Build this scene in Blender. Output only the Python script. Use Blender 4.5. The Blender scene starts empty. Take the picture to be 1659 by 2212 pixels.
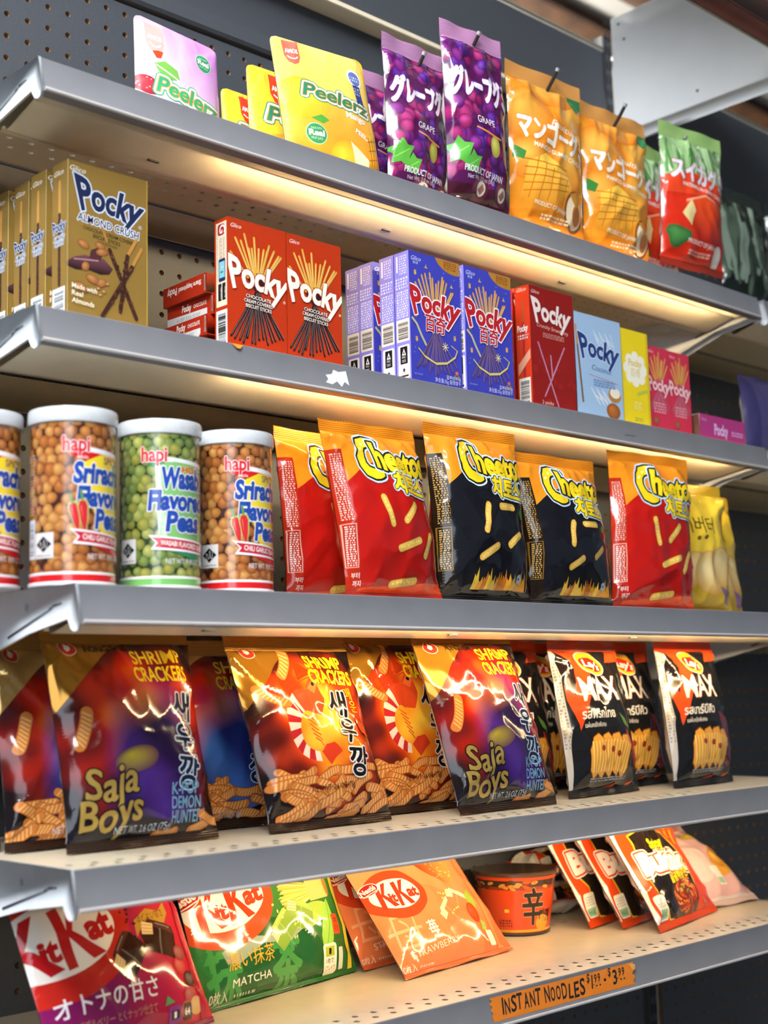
import bpy, math, random
import numpy as np
from mathutils import Matrix, Vector, noise
from mathutils.geometry import tessellate_polygon

# ------------------------------------------------------------------ camera, world, lights, exposure
S = bpy.context.scene
COL = S.collection
cam_d = bpy.data.cameras.new('camera')
cam = bpy.data.objects.new('camera', cam_d)
COL.objects.link(cam)
S.camera = cam
R_, U_, F_ = (0.72284, -0.69059, -0.02429), (-0.0729, -0.1111, 0.9911), (0.6872, 0.7146, 0.1306)
CAM = Vector((-0.6954, -1.3023, 0.8497))
cam.matrix_world = Matrix(((R_[0], U_[0], -F_[0], CAM.x), (R_[1], U_[1], -F_[1], CAM.y),
                           (R_[2], U_[2], -F_[2], CAM.z), (0, 0, 0, 1)))
cam_d.sensor_fit = 'VERTICAL'
cam_d.sensor_height = 36.0
cam_d.lens = 2958.1 / 2212 * 36
cam_d.clip_start = 0.02
cam_d.dof.use_dof = True
cam_d.dof.focus_distance = 1.53
cam_d.dof.aperture_fstop = 4.5

vs = S.view_settings
S.display_settings.display_device = 'sRGB'
vs.view_transform = 'Standard'
vs.look = 'None'
vs.gamma = 1.0
vs.use_curve_mapping = False
vs.exposure = -0.10

W_ = bpy.data.worlds.new('world')
S.world = W_
W_.use_nodes = True
W_.node_tree.nodes['Background'].inputs[0].default_value = (0.60, 0.74, 0.95, 1)
W_.node_tree.nodes['Background'].inputs[1].default_value = 0.22


def area(name, loc, target, sx, sy, energy, color):
    l = bpy.data.lights.new(name, 'AREA')
    l.shape = 'RECTANGLE'
    l.size, l.size_y, l.energy, l.color = sx, sy, energy, color
    o = bpy.data.objects.new(name, l)
    COL.objects.link(o)
    o.location = loc
    o.rotation_euler = (Vector(target) - Vector(loc)).to_track_quat('-Z', 'Y').to_euler()
    return o


area('assumed_daylight', (-2.3, -2.6, 1.9), (0.3, -0.2, 1.1), 1.4, 2.0, 44, (0.80, 0.90, 1.0))  # assumed cool daylight: an area lamp out of view, no window is built
area('assumed_ceiling_light', (-1.3, -1.5, 2.55), (0.98, -0.25, 1.78), 1.2, 0.35, 76, (0.97, 0.98, 1.0))  # assumed ceiling lamp out of view, aimed to brighten the hood and top shelf
area('added_hood_fill', (-0.9, -0.55, 2.62), (1.11, -0.2, 1.87), 1.2, 0.3, 44, (0.95, 0.98, 1.0))  # added fill lamp that brightens the white hood panel
area('added_ceiling_uplight', (1.4, 1.7, 1.9), (1.6, 1.2, 2.8), 1.2, 0.3, 60, (1.0, 0.96, 0.88))  # added lamp aimed upward to brighten the ceiling and its wood trims
LED_STRENGTH = 185.0
LED_COLOR = (1.0, 0.73, 0.40)


# ------------------------------------------------------------------ colours and materials
def lin(h, a=0.0):
    h = h.lstrip('#')
    r = []
    for i in (0, 2, 4):
        c = int(h[i:i + 2], 16) / 255
        r.append(c / 12.92 if c <= 0.04045 else ((c + 0.055) / 1.055) ** 2.4)
    return (r[0], r[1], r[2], a)


def mix(a, b, t):
    t = min(1, max(0, t))
    return tuple(x + (y - x) * t for x, y in zip(a, b))


def nodes_of(name):
    m = bpy.data.materials.new(name)
    m.use_nodes = True
    nt = m.node_tree
    return m, nt, nt.nodes['Principled BSDF']


def plain(name, hexcol, rough=0.5, metal=0.0, spec=0.5, bump=0.0, scale=80.0, vary=0.06, coat=0.0):
    """painted or moulded surface: a little colour mottling and grain from noise nodes"""
    m, nt, b = nodes_of(name)
    c = lin(hexcol)
    tc = nt.nodes.new('ShaderNodeTexCoord')
    nz = nt.nodes.new('ShaderNodeTexNoise')
    nz.inputs['Scale'].default_value = scale
    nz.inputs['Detail'].default_value = 3
    nt.links.new(tc.outputs['Object'], nz.inputs['Vector'])
    rp = nt.nodes.new('ShaderNodeValToRGB')
    rp.color_ramp.elements[0].position, rp.color_ramp.elements[1].position = 0.3, 0.7
    rp.color_ramp.elements[0].color = tuple(x * (1 - vary) for x in c[:3]) + (1,)
    rp.color_ramp.elements[1].color = tuple(min(1, x * (1 + vary)) for x in c[:3]) + (1,)
    nt.links.new(nz.outputs['Fac'], rp.inputs['Fac'])
    nt.links.new(rp.outputs['Color'], b.inputs['Base Color'])
    b.inputs['Roughness'].default_value = rough
    b.inputs['Metallic'].default_value = metal
    b.inputs['Specular IOR Level'].default_value = spec
    b.inputs['Coat Weight'].default_value = coat
    if bump:
        bp = nt.nodes.new('ShaderNodeBump')
        bp.inputs['Strength'].default_value = bump
        bp.inputs['Distance'].default_value = 0.001
        nt.links.new(nz.outputs['Fac'], bp.inputs['Height'])
        nt.links.new(bp.outputs['Normal'], b.inputs['Normal'])
    return m


def printed(name, rough, coat=0.0, bump=0.0, scale=40.0, spec=0.5):
    """ink colours come from the mesh attribute 'ink' (alpha = how metallic the ink is); noise gives the sheet its crinkle"""
    m, nt, b = nodes_of(name)
    at = nt.nodes.new('ShaderNodeAttribute')
    at.attribute_name = 'ink'
    nt.links.new(at.outputs['Color'], b.inputs['Base Color'])
    nt.links.new(at.outputs['Alpha'], b.inputs['Metallic'])
    tc = nt.nodes.new('ShaderNodeTexCoord')
    nz = nt.nodes.new('ShaderNodeTexNoise')
    nz.inputs['Scale'].default_value = scale
    nz.inputs['Detail'].default_value = 2
    nt.links.new(tc.outputs['Object'], nz.inputs['Vector'])
    mr = nt.nodes.new('ShaderNodeMapRange')
    mr.inputs['To Min'].default_value, mr.inputs['To Max'].default_value = rough * 0.75, rough * 1.3
    nt.links.new(nz.outputs['Fac'], mr.inputs['Value'])
    nt.links.new(mr.outputs['Result'], b.inputs['Roughness'])
    b.inputs['Specular IOR Level'].default_value = spec
    b.inputs['Coat Weight'].default_value = coat
    b.inputs['Coat Roughness'].default_value = 0.06
    if bump:
        bp = nt.nodes.new('ShaderNodeBump')
        bp.inputs['Strength'].default_value = bump
        bp.inputs['Distance'].default_value = 0.004
        nt.links.new(nz.outputs['Fac'], bp.inputs['Height'])
        nt.links.new(bp.outputs['Normal'], b.inputs['Normal'])
    return m


M = dict(
    film=printed('glossy_printed_film', 0.11, coat=0.0, bump=0.04, scale=30, spec=0.5),
    satin=printed('satin_printed_pouch', 0.42, coat=0.05, bump=0.12, scale=30, spec=0.35),
    card=printed('printed_carton_board', 0.36, coat=0.12),
    label=printed('printed_can_label', 0.22, coat=0.5),
    tape=printed('paper_tape', 0.6, bump=0.25, scale=120),
    rail=plain('grey_plastic_rail', '#707176', 0.34, spec=0.45, scale=25, vary=0.05),
    bead=plain('pale_plastic_bead', '#b5b1b0', 0.3, spec=0.5, scale=40, vary=0.04),
    bracket=plain('white_enamel_bracket', '#cfd6de', 0.6, scale=60, vary=0.03),
    deck=plain('cream_enamel_steel', '#d9cdb4', 0.32, scale=40, vary=0.04, spec=0.5),
    peg=plain('charcoal_painted_hardboard', '#3d4148', 0.55, scale=300, vary=0.10, bump=0.15),
    fibre=plain('brown_hardboard', '#7a5a3c', 0.8, scale=90, vary=0.2),
    panel=plain('charcoal_steel_panel', '#3c4047', 0.45, scale=300, vary=0.06),
    black=plain('slot_shade', '#0b0b0d', 0.6, vary=0.1),  # black that stands in for the shade inside the post slots
    groove=plain('recess_shade', '#4c5359', 0.6),  # shade of cutouts and creases, put into the colour of thin pieces
    steel=plain('dark_wire', '#4a4744', 0.3, metal=0.8, scale=50),
    tip=plain('bare_wire_tip', '#c8c8c6', 0.25, metal=0.7),
    white=plain('white_enamel_panel', '#e9edf2', 0.6, scale=20, vary=0.02),
    ceil=plain('ceiling_paint', '#e9e6df', 0.8, scale=6, vary=0.05),
    wood=plain('brown_wood', '#4f321c', 0.6, scale=15, vary=0.35),
    floor=plain('grey_vinyl_floor', '#8a8781', 0.45, scale=8, vary=0.1),
    chrome=plain('bare_metal_edge', '#b9b6a8', 0.35, metal=0.6),
    beam=plain('red_brown_rail', '#54302a', 0.45, scale=30, vary=0.15),
)


def lidmat():
    m, nt, b = nodes_of('frosted_plastic_lid')
    nz = nt.nodes.new('ShaderNodeTexNoise')
    nz.inputs['Scale'].default_value = 60
    mr = nt.nodes.new('ShaderNodeMapRange')
    mr.inputs['To Min'].default_value, mr.inputs['To Max'].default_value = 0.18, 0.32
    nt.links.new(nz.outputs['Fac'], mr.inputs['Value'])
    nt.links.new(mr.outputs['Result'], b.inputs['Roughness'])
    b.inputs['Base Color'].default_value = (0.80, 0.83, 0.86, 1)
    b.inputs['Transmission Weight'].default_value = 0.35
    b.inputs['Subsurface Weight'].default_value = 0.0
    return m


def ledmat():
    m, nt, b = nodes_of('warm_led_diffuser')
    b.inputs['Base Color'].default_value = (0.9, 0.85, 0.7, 1)
    b.inputs['Emission Color'].default_value = LED_COLOR + (1,)
    b.inputs['Emission Strength'].default_value = LED_STRENGTH
    nz = nt.nodes.new('ShaderNodeTexNoise')
    nz.inputs['Scale'].default_value = 30
    mr = nt.nodes.new('ShaderNodeMapRange')
    mr.inputs['To Min'].default_value, mr.inputs['To Max'].default_value = 0.3, 0.5
    nt.links.new(nz.outputs['Fac'], mr.inputs['Value'])
    nt.links.new(mr.outputs['Result'], b.inputs['Roughness'])
    return m


M['lid'] = lidmat()
M['led'] = ledmat()


# ------------------------------------------------------------------ mesh helpers
def link(name, me, parent=None, loc=None, rot=None):
    o = bpy.data.objects.new(name, me)
    COL.objects.link(o)
    if parent is not None:
        o.parent = parent
    if loc is not None:
        o.location = loc
    if rot is not None:
        o.rotation_euler = rot
    return o


def tag(o, label, cat, group=None):
    o['label'] = label
    o['category'] = cat
    if group:
        o['group'] = group
    return o


def struct(o):
    o['kind'] = 'structure'
    return o


def empty(name, loc=(0, 0, 0), rot=(0, 0, 0)):
    o = link(name, None, None, loc, rot)
    o.empty_display_size = 0.03
    return o


class MB:
    """collects faces (each with its ink colour), then links them as one mesh object"""

    def __init__(s):
        s.v, s.f, s.c, s.n = [], [], [], []
        s.k = 0

    def add(s, verts, faces, col=(0.5, 0.5, 0.5, 0), normals=None):
        verts = np.asarray(verts, float).reshape(-1, 3)
        k = s.k
        s.v.append(verts)
        s.f += [tuple(i + k for i in f) for f in faces]
        col = np.asarray(col, float)
        s.c.append(np.tile(col, (len(verts), 1)) if col.ndim == 1 else col)
        s.n.append(np.zeros_like(verts) if normals is None else np.asarray(normals, float))
        s.k += len(verts)
        return s

    def box(s, x0, x1, y0, y1, z0, z1, col=(0.5, 0.5, 0.5, 0)):
        v = [(x, y, z) for z in (z0, z1) for y in (y0, y1) for x in (x0, x1)]
        return s.add(v, [(0, 2, 3, 1), (4, 5, 7, 6), (0, 1, 5, 4), (2, 6, 7, 3), (0, 4, 6, 2), (1, 3, 7, 5)], col)

    def bbox(s, x0, x1, y0, y1, z0, z1, r, col=(0.5, 0.5, 0.5, 0)):
        """box with chamfered edges"""
        v, ix = [], {}
        for sx in (0, 1):
            for sy in (0, 1):
                for sz in (0, 1):
                    X, Y, Z = (x0, x1)[sx], (y0, y1)[sy], (z0, z1)[sz]
                    dx, dy, dz = (r, -r)[sx], (r, -r)[sy], (r, -r)[sz]
                    for a, p in enumerate(((X, Y + dy, Z + dz), (X + dx, Y, Z + dz), (X + dx, Y + dy, Z))):
                        ix[sx, sy, sz, a] = len(v)
                        v.append(p)
        f = []
        for t in (0, 1):
            f.append([ix[t, a, b, 0] for a, b in ((0, 0), (0, 1), (1, 1), (1, 0))][::(1, -1)[t]])
            f.append([ix[a, t, b, 1] for a, b in ((0, 0), (1, 0), (1, 1), (0, 1))][::(1, -1)[t]])
            f.append([ix[a, b, t, 2] for a, b in ((0, 0), (0, 1), (1, 1), (1, 0))][::(1, -1)[t]])
        for a in (0, 1):
            for b in (0, 1):
                f.append([ix[a, b, 0, 0], ix[a, b, 1, 0], ix[a, b, 1, 1], ix[a, b, 0, 1]])
                f.append([ix[a, 0, b, 0], ix[a, 1, b, 0], ix[a, 1, b, 2], ix[a, 0, b, 2]])
                f.append([ix[0, a, b, 1], ix[1, a, b, 1], ix[1, a, b, 2], ix[0, a, b, 2]])
        for q in [(a, b, c) for a in (0, 1) for b in (0, 1) for c in (0, 1)]:
            f.append([ix[q + (0,)], ix[q + (1,)], ix[q + (2,)]])
        return s.add(v, f, col)

    def extrude_x(s, prof, x0, x1, col=(0.5, 0.5, 0.5, 0), closed=True, caps=True):
        """profile of (y, z) points swept along X"""
        n = len(prof)
        v = [(x0, y, z) for y, z in prof] + [(x1, y, z) for y, z in prof]
        f = [(i, (i + 1) % n, (i + 1) % n + n, i + n) for i in range(n if closed else n - 1)]
        if caps and closed:
            tris = tessellate_polygon([[Vector((y, z, 0)) for y, z in prof]])
            f += [tuple(t) for t in tris] + [tuple(i + n for i in t) for t in tris]
        return s.add(v, f, col)

    def tube(s, pts, r, n=10, col=(0.5, 0.5, 0.5, 0)):
        pts = [Vector(p) for p in pts]
        v, f = [], []
        for i, p in enumerate(pts):
            t = (pts[min(i + 1, len(pts) - 1)] - pts[max(i - 1, 0)]).normalized()
            a = t.cross(Vector((1, 0, 0.3))).normalized()
            b = t.cross(a)
            for k in range(n):
                q = 2 * math.pi * k / n
                v.append(p + (a * math.cos(q) + b * math.sin(q)) * r)
        for i in range(len(pts) - 1):
            for k in range(n):
                f.append((i * n + k, i * n + (k + 1) % n, (i + 1) * n + (k + 1) % n, (i + 1) * n + k))
        f += [tuple(range(n))[::-1], tuple((len(pts) - 1) * n + k for k in range(n))]
        return s.add(v, f, col)

    def lathe(s, prof, n=64, col=(0.5, 0.5, 0.5, 0), cx=0, cy=0):
        """profile of (r, z); col may be one colour per profile step"""
        m = len(prof)
        v = [(cx + r * math.cos(2 * math.pi * k / n), cy + r * math.sin(2 * math.pi * k / n), z) for r, z in prof for k in range(n)]
        f = [(i * n + k, i * n + (k + 1) % n, (i + 1) * n + (k + 1) % n, (i + 1) * n + k) for i in range(m - 1) for k in range(n)]
        return s.add(v, f, col)

    def build(s, name, mat, parent=None, smooth=False, loc=None, rot=None, custom=False):
        V = np.concatenate(s.v) if s.v else np.zeros((0, 3))
        me = bpy.data.meshes.new(name)
        ln = np.array([len(f) for f in s.f], dtype=np.int32)
        lv = np.fromiter((i for f in s.f for i in f), dtype=np.int32, count=int(ln.sum()))
        me.vertices.add(len(V))
        me.vertices.foreach_set('co', V.astype(np.float32).ravel())
        me.loops.add(len(lv))
        me.loops.foreach_set('vertex_index', lv)
        me.polygons.add(len(ln))
        me.polygons.foreach_set('loop_start', np.concatenate(([0], np.cumsum(ln)[:-1])).astype(np.int32))
        if smooth or custom:
            me.polygons.foreach_set('use_smooth', np.ones(len(ln), dtype=bool))
        at = me.attributes.new('ink', 'FLOAT_COLOR', 'POINT')
        at.data.foreach_set('color', np.concatenate(s.c).astype(np.float32).ravel())
        me.update(calc_edges=True)
        if custom:
            me.normals_split_custom_set_from_vertices(np.concatenate(s.n).astype(np.float32).tolist())
        elif smooth:
            me.set_sharp_from_angle(angle=math.radians(35))
        me.materials.append(mat)
        return link(name, me, parent, loc, rot)


# ------------------------------------------------------------------ print artwork: flat shapes in millimetres on a sheet
GLYPH = {}


def glyphs(s, off):
    key = (s, round(off, 3))
    if key not in GLYPH:
        cu = bpy.data.curves.new('g', 'FONT')
        cu.body, cu.size, cu.offset, cu.resolution_u = s, 1.0, off, 3
        o = bpy.data.objects.new('g', cu)
        COL.objects.link(o)
        dg = bpy.context.evaluated_depsgraph_get()
        dg.update()
        e = o.evaluated_get(dg)
        me = e.to_mesh()
        me.calc_loop_triangles()
        V = np.array([v.co[:2] for v in me.vertices]) if len(me.vertices) else np.zeros((0, 2))
        T = [tuple(t.vertices) for t in me.loop_triangles]
        e.to_mesh_clear()
        bpy.data.objects.remove(o)
        bpy.data.curves.remove(cu)
        GLYPH[key] = (V, T)
    return GLYPH[key]


def fan(deg, grow=0.35, lift=0.0):
    """letters spread like a hand fan, outer ones taller"""
    a = math.radians(deg)

    def w(P, x0, x1, h):
        L = x1 - x0
        R = L / a
        t = (P[:, 0] - (x0 + x1) / 2) / L
        k = 1 + grow * (2 * np.abs(t)) ** 2
        r = R + P[:, 1] * k - lift * h * np.abs(2 * t) ** 2
        return np.stack([(x0 + x1) / 2 + r * np.sin(t * a), r * np.cos(t * a) - R], 1)
    return w


def wavy(amp, cyc=1.0, ph=0.0, slope=0.0):
    def w(P, x0, x1, h):
        t = (P[:, 0] - x0) / max(1e-6, x1 - x0)
        return np.stack([P[:, 0], P[:, 1] + amp * h * np.sin(t * cyc * 2 * math.pi + ph) + slope * (P[:, 0] - x0)], 1)
    return w


class Art:
    STEP = 0.00005

    def __init__(s):
        s.items = []
        s.L = 1.0
        s.hold = 0

    def up(s, k=1.0):
        s.L += k * 0.3
        return s

    def _add(s, polys, col):
        # every shape lies a hair above the one before it, like ink over ink
        s.items.append((s.L, polys, col))
        if not s.hold:
            s.L += 0.06

    def tris(s, V, T, col):
        s._add([[(float(V[i][0]), float(V[i][1])) for i in t] for t in T], col)

    def poly(s, pts, col):
        T = tessellate_polygon([[Vector((x, y, 0)) for x, y in pts]])
        s._add([[(float(pts[i][0]), float(pts[i][1])) for i in t] for t in T], col)
        return s

    def convex(s, pts, col):
        s._add([[(float(x), float(y)) for x, y in pts]], col)
        return s

    def rect(s, x0, y0, x1, y1, col):
        return s.convex([(x0, y0), (x1, y0), (x1, y1), (x0, y1)], col)

    def rrect(s, x0, y0, x1, y1, r, col):
        p = []
        for cx, cy, a in ((x1 - r, y1 - r, 0), (x0 + r, y1 - r, 90), (x0 + r, y0 + r, 180), (x1 - r, y0 + r, 270)):
            p += [(cx + r * math.cos(math.radians(a + t)), cy + r * math.sin(math.radians(a + t))) for t in (0, 30, 60, 90)]
        return s.convex(p, col)

    def ell(s, cx, cy, rx, ry, col, rot=0, n=28):
        a = math.radians(rot)
        p = [(cx + rx * math.cos(t) * math.cos(a) - ry * math.sin(t) * math.sin(a),
              cy + rx * math.cos(t) * math.sin(a) + ry * math.sin(t) * math.cos(a)) for t in [2 * math.pi * k / n for k in range(n)]]
        return s.convex(p, col)

    def ball(s, cx, cy, rx, ry, c0, c1, n=12, hx=-0.3, hy=0.35, rot=0.0, wob=0.0):
        """round fruit or pea as printed: colour runs from c0 inside to c1 at the rim"""
        a = math.radians(rot)
        p = []
        for k in range(n):
            t = 2 * math.pi * k / n
            w = 1 + wob * math.sin(3 * t + cx)
            x, y = rx * w * math.cos(t), ry * w * math.sin(t)
            p.append((cx + x * math.cos(a) - y * math.sin(a), cy + x * math.sin(a) + y * math.cos(a)))
        c = (cx + hx * rx, cy + hy * ry)
        c0, c1 = np.array(c0), np.array(c1)
        s._add([[c, p[k], p[(k + 1) % n]] for k in range(n)], [(c0, c1, c1)] * n)
        return s

    def line(s, pts, w, col):
        """ribbon along a polyline, rounded at both ends"""
        P = [np.array(p, float) for p in pts]
        n = len(P)
        L, R = [], []
        for i in range(n):
            d = P[min(i + 1, n - 1)] - P[max(i - 1, 0)]
            d = d / (np.linalg.norm(d) + 1e-9)
            m = np.array([-d[1], d[0]]) * w / 2
            L.append(P[i] + m)
            R.append(P[i] - m)
        polys = [[tuple(L[i]), tuple(L[i + 1]), tuple(R[i + 1]), tuple(R[i])] for i in range(n - 1)]
        for c, e, sg in ((P[0], L[0], 1), (P[-1], R[-1], 1)):
            v = e - c
            polys.append([tuple(c + np.array([v[0] * math.cos(t) - v[1] * math.sin(t), v[0] * math.sin(t) + v[1] * math.cos(t)])) for t in np.linspace(0, math.pi, 6)])
        s._add(polys, col)
        return s

    def cap(s, x0, y0, x1, y1, w, col, k=3, w1=None):
        w1 = w if w1 is None else w1
        a = math.atan2(y1 - y0, x1 - x0)
        p = [(x1 + w1 / 2 * math.cos(a + t), y1 + w1 / 2 * math.sin(a + t)) for t in np.linspace(-math.pi / 2, math.pi / 2, k + 2)]
        p += [(x0 + w / 2 * math.cos(a + t), y0 + w / 2 * math.sin(a + t)) for t in np.linspace(math.pi / 2, 1.5 * math.pi, k + 2)]
        return s.convex(p, col)

    def strip(s, xs, lo, hi, col):
        """band between two functions of x"""
        s._add([[(a, lo(a)), (b, lo(b)), (b, hi(b)), (a, hi(a))] for a, b in zip(xs[:-1], xs[1:])], col)
        return s

    def text(s, t, x, y, h, col, bold=0.0, sx=1.0, shear=0.0, rot=0.0, al='L', warp=None, out=None, track=0.0, w=None):
        """h is the capital height; out = [(width, colour), ...] from the outermost outline inwards"""
        wide = bold > 0 and any(ord(c) > 0x5ff for c in t)
        V, T = glyphs(t, 0.0 if wide else bold)
        if not T:
            return s
        V = V.copy()
        k = h / 0.69
        if w is not None:
            sx = w / max(1e-6, (V[:, 0].max() - V[:, 0].min()) * k)
        V = np.stack([(V[:, 0] + shear * V[:, 1]) * k * sx, V[:, 1] * k], 1)
        x0, x1 = V[:, 0].min(), V[:, 0].max()
        if warp:
            V = warp(V, x0, x1, h)
        V[:, 0] -= {'L': x0, 'C': (x0 + x1) / 2, 'R': x1}[al]
        a = math.radians(rot)
        V = np.stack([x + V[:, 0] * math.cos(a) - V[:, 1] * math.sin(a), y + V[:, 0] * math.sin(a) + V[:, 1] * math.cos(a)], 1)
        for ow, oc in (out or []):
            n = 8 if ow < 1.2 else 12
            for q in range(n):
                d = np.array([math.cos(2 * math.pi * q / n), math.sin(2 * math.pi * q / n)]) * ow
                s.tris(V + d, T, oc)
            s.up()
        if wide:
            for q in range(6):
                s.tris(V + np.array([math.cos(q * math.pi / 3), math.sin(q * math.pi / 3)]) * bold * k, T, col)
        s.tris(V, T, col)
        return s

    def small(s, x0, y0, x1, y1, rows, col, seed=1, fill=0.62):
        """rows of unreadably small print"""
        r = random.Random(seed)
        dy = (y1 - y0) / rows
        s.hold += 1
        for i in range(rows):
            x = x0
            while x < x1:
                L = r.uniform(1.2, 5) * max(0.5, (x1 - x0) / 30)
                s.rect(x, y0 + dy * i, min(x1, x + L), y0 + dy * (i + fill), col)
                x += L + dy * 0.5
        s.hold -= 1
        s.L += 0.06
        return s

    def bars(s, x0, y0, x1, y1, n, col, seed=3):
        """barcode with bars running across x"""
        r = random.Random(seed)
        y = y0
        st = (y1 - y0) / n
        s.hold += 1
        for i in range(n):
            s.rect(x0, y, x1, y + st * r.choice((0.25, 0.4, 0.6, 0.8)), col)
            y += st
        s.hold -= 1
        s.L += 0.06
        return s


def _split(polys, A, B, maxn=400):
    out = []
    for p in polys:
        f = [A * u + B * v for u, v in p]
        lo, hi = min(f), max(f)
        k = math.floor(lo + 1e-7) + 1
        if hi <= k + 1e-7:
            out.append(p)
            continue
        cur, cf = p, f
        while k < hi - 1e-7:
            a, b, bf = [], [], []
            n = len(cur)
            for i in range(n):
                p0, p1, f0, f1 = cur[i], cur[(i + 1) % n], cf[i], cf[(i + 1) % n]
                if f0 <= k:
                    a.append(p0)
                if f0 >= k:
                    b.append(p0)
                    bf.append(f0)
                if (f0 < k < f1) or (f1 < k < f0):
                    t = (k - f0) / (f1 - f0)
                    q = (p0[0] + (p1[0] - p0[0]) * t, p0[1] + (p1[1] - p0[1]) * t)
                    a.append(q)
                    b.append(q)
                    bf.append(k)
            if len(a) > 2:
                out.append(a)
            cur, cf = b, bf
            if len(cur) < 3:
                break
            k += 1
        if len(cur) > 2:
            out.append(cur)
    return out


def clip_rect(p, x0, y0, x1, y1):
    for ax, lim, sg in ((0, x0, 1), (0, x1, -1), (1, y0, 1), (1, y1, -1)):
        q = []
        n = len(p)
        for i in range(n):
            a, b = p[i], p[(i + 1) % n]
            fa, fb = sg * (a[ax] - lim), sg * (b[ax] - lim)
            if fa >= 0:
                q.append(a)
            if (fa > 0 > fb) or (fa < 0 < fb):
                t = fa / (fa - fb)
                q.append((a[0] + (b[0] - a[0]) * t, a[1] + (b[1] - a[1]) * t))
        p = q
        if len(p) < 3:
            return None
    return p


def cut_art(art, bounds, du=None, dv=None, diag=False):
    """-> (uv, layer, colour) arrays and faces; shapes cut along the sheet's own facets so they can follow it"""
    UV, LY, CL, F = [], [], [], []
    x0, y0, x1, y1 = bounds
    for L, polys, col in art.items:
        per = isinstance(col, list)
        fn = callable(col)
        for i, p in enumerate(polys):
            us = [q[0] for q in p]
            vs_ = [q[1] for q in p]
            if max(us) <= x0 or min(us) >= x1 or max(vs_) <= y0 or min(vs_) >= y1:
                continue
            ar = sum(p[q][0] * p[(q + 1) % len(p)][1] - p[(q + 1) % len(p)][0] * p[q][1] for q in range(len(p)))
            base = p
            if ar < 0:
                p = p[::-1]
            if min(us) < x0 or max(us) > x1 or min(vs_) < y0 or max(vs_) > y1:
                p = clip_rect(p, x0, y0, x1, y1)
                if p is None:
                    continue
            ps = [p]
            d_u, d_v = du, dv
            if fn and du is None:
                d_u = d_v = 3.0
            if d_u:
                ps = _split([[((u - x0), (v - y0)) for u, v in q] for q in ps], 1 / d_u, 0)
                if d_v:
                    ps = _split(ps, 0, 1 / d_v)
                    if diag:
                        ps = _split(ps, 1 / d_u, -1 / d_v)
                ps = [[(u + x0, v + y0) for u, v in q] for q in ps]
            for q in ps:
                k = len(UV)
                F.append(tuple(range(k, k + len(q))))
                for u, v in q:
                    UV.append((u, v))
                    LY.append(L)
                    if fn:
                        CL.append(col(u, v))
                    elif per:
                        (ax, ay), (bx, by), (cx, cy) = base[:3]
                        den = (by - cy) * (ax - cx) + (cx - bx) * (ay - cy)
                        if abs(den) < 1e-12:
                            CL.append(col[i][0])
                            continue
                        w0 = ((by - cy) * (u - cx) + (cx - bx) * (v - cy)) / den
                        w1 = ((cy - ay) * (u - cx) + (ax - cx) * (v - cy)) / den
                        w0, w1 = min(1, max(0, w0)), min(1, max(0, w1))
                        w2 = max(0, 1 - w0 - w1)
                        CL.append(tuple(col[i][0] * w0 + col[i][1] * w1 + col[i][2] * w2))
                    else:
                        CL.append(col)
    if not UV:
        return np.zeros((0, 2)), np.zeros(0), np.zeros((0, 4)), []
    return np.array(UV), np.array(LY), np.array(CL), F


CUT = {}


def with_base(art, w, h):
    b = Art()
    b.base = art.base
    b.items = [(0.3, [[(0, 0), (w, 0), (w, h), (0, h)]], art.base)] + art.items
    return b


BASED = {}


def art_flat(mb, art, origin, ux, vy, size, key=None):
    """lay artwork on a flat face: origin = lower left corner, ux / vy = unit vectors, size in mm"""
    k = (id(art), size)
    if k not in CUT:
        BASED[k] = art
        CUT[k] = cut_art(with_base(art, *size), (0, 0, size[0], size[1]))
    uv, ly, cl, F = CUT[k]
    if not len(F):
        return
    o, ux, vy = np.array(origin), np.array(ux), np.array(vy)
    n = np.cross(ux, vy)
    P = o + uv[:, :1] * 0.001 * ux + uv[:, 1:] * 0.001 * vy + (ly[:, None] * Art.STEP) * n
    mb.add(P, F, cl, np.tile(n, (len(P), 1)))


# ------------------------------------------------------------------ package builders
def carton(name, w, h, d, base, front=None, left=None, top=None, loc=(0, 0, 0), rot=(0, 0, 0), flap=True):
    """folding carton: origin at the lower front left corner, front towards -Y; artwork on front, left side and top"""
    mb = MB()
    mb.bbox(0, w, 0, d, 0, h, 0.0006, base)
    if front:
        art_flat(mb, front, (0, 0, 0), (1, 0, 0), (0, 0, 1), (w * 1000, h * 1000))
    if left:
        art_flat(mb, left, (0, d, 0), (0, -1, 0), (0, 0, 1), (d * 1000, h * 1000))
    if top:
        art_flat(mb, top, (0, 0, h), (1, 0, 0), (0, 1, 0), (w * 1000, d * 1000))
    o = mb.build(name, M['card'], None, loc=loc, rot=rot)
    if flap:
        f = MB()
        f.bbox(0.0008, w - 0.0008, 0.0006, d - 0.0005, h + 0.0001, h + 0.0008, 0.0002, base)
        f.build('top_flap', M['card'], o)
    return o


def ridge(x):
    return 1 - 2 * np.abs(np.sin(x)) ** 0.6


def snoise(P, seed, sc):
    off = Vector((seed * 7.31, seed * 3.7, seed * 1.9))
    return np.array([noise.noise(Vector((x * sc, y * sc, 0)) + off) for x, y in P])


BAGCUT = {}


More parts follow.
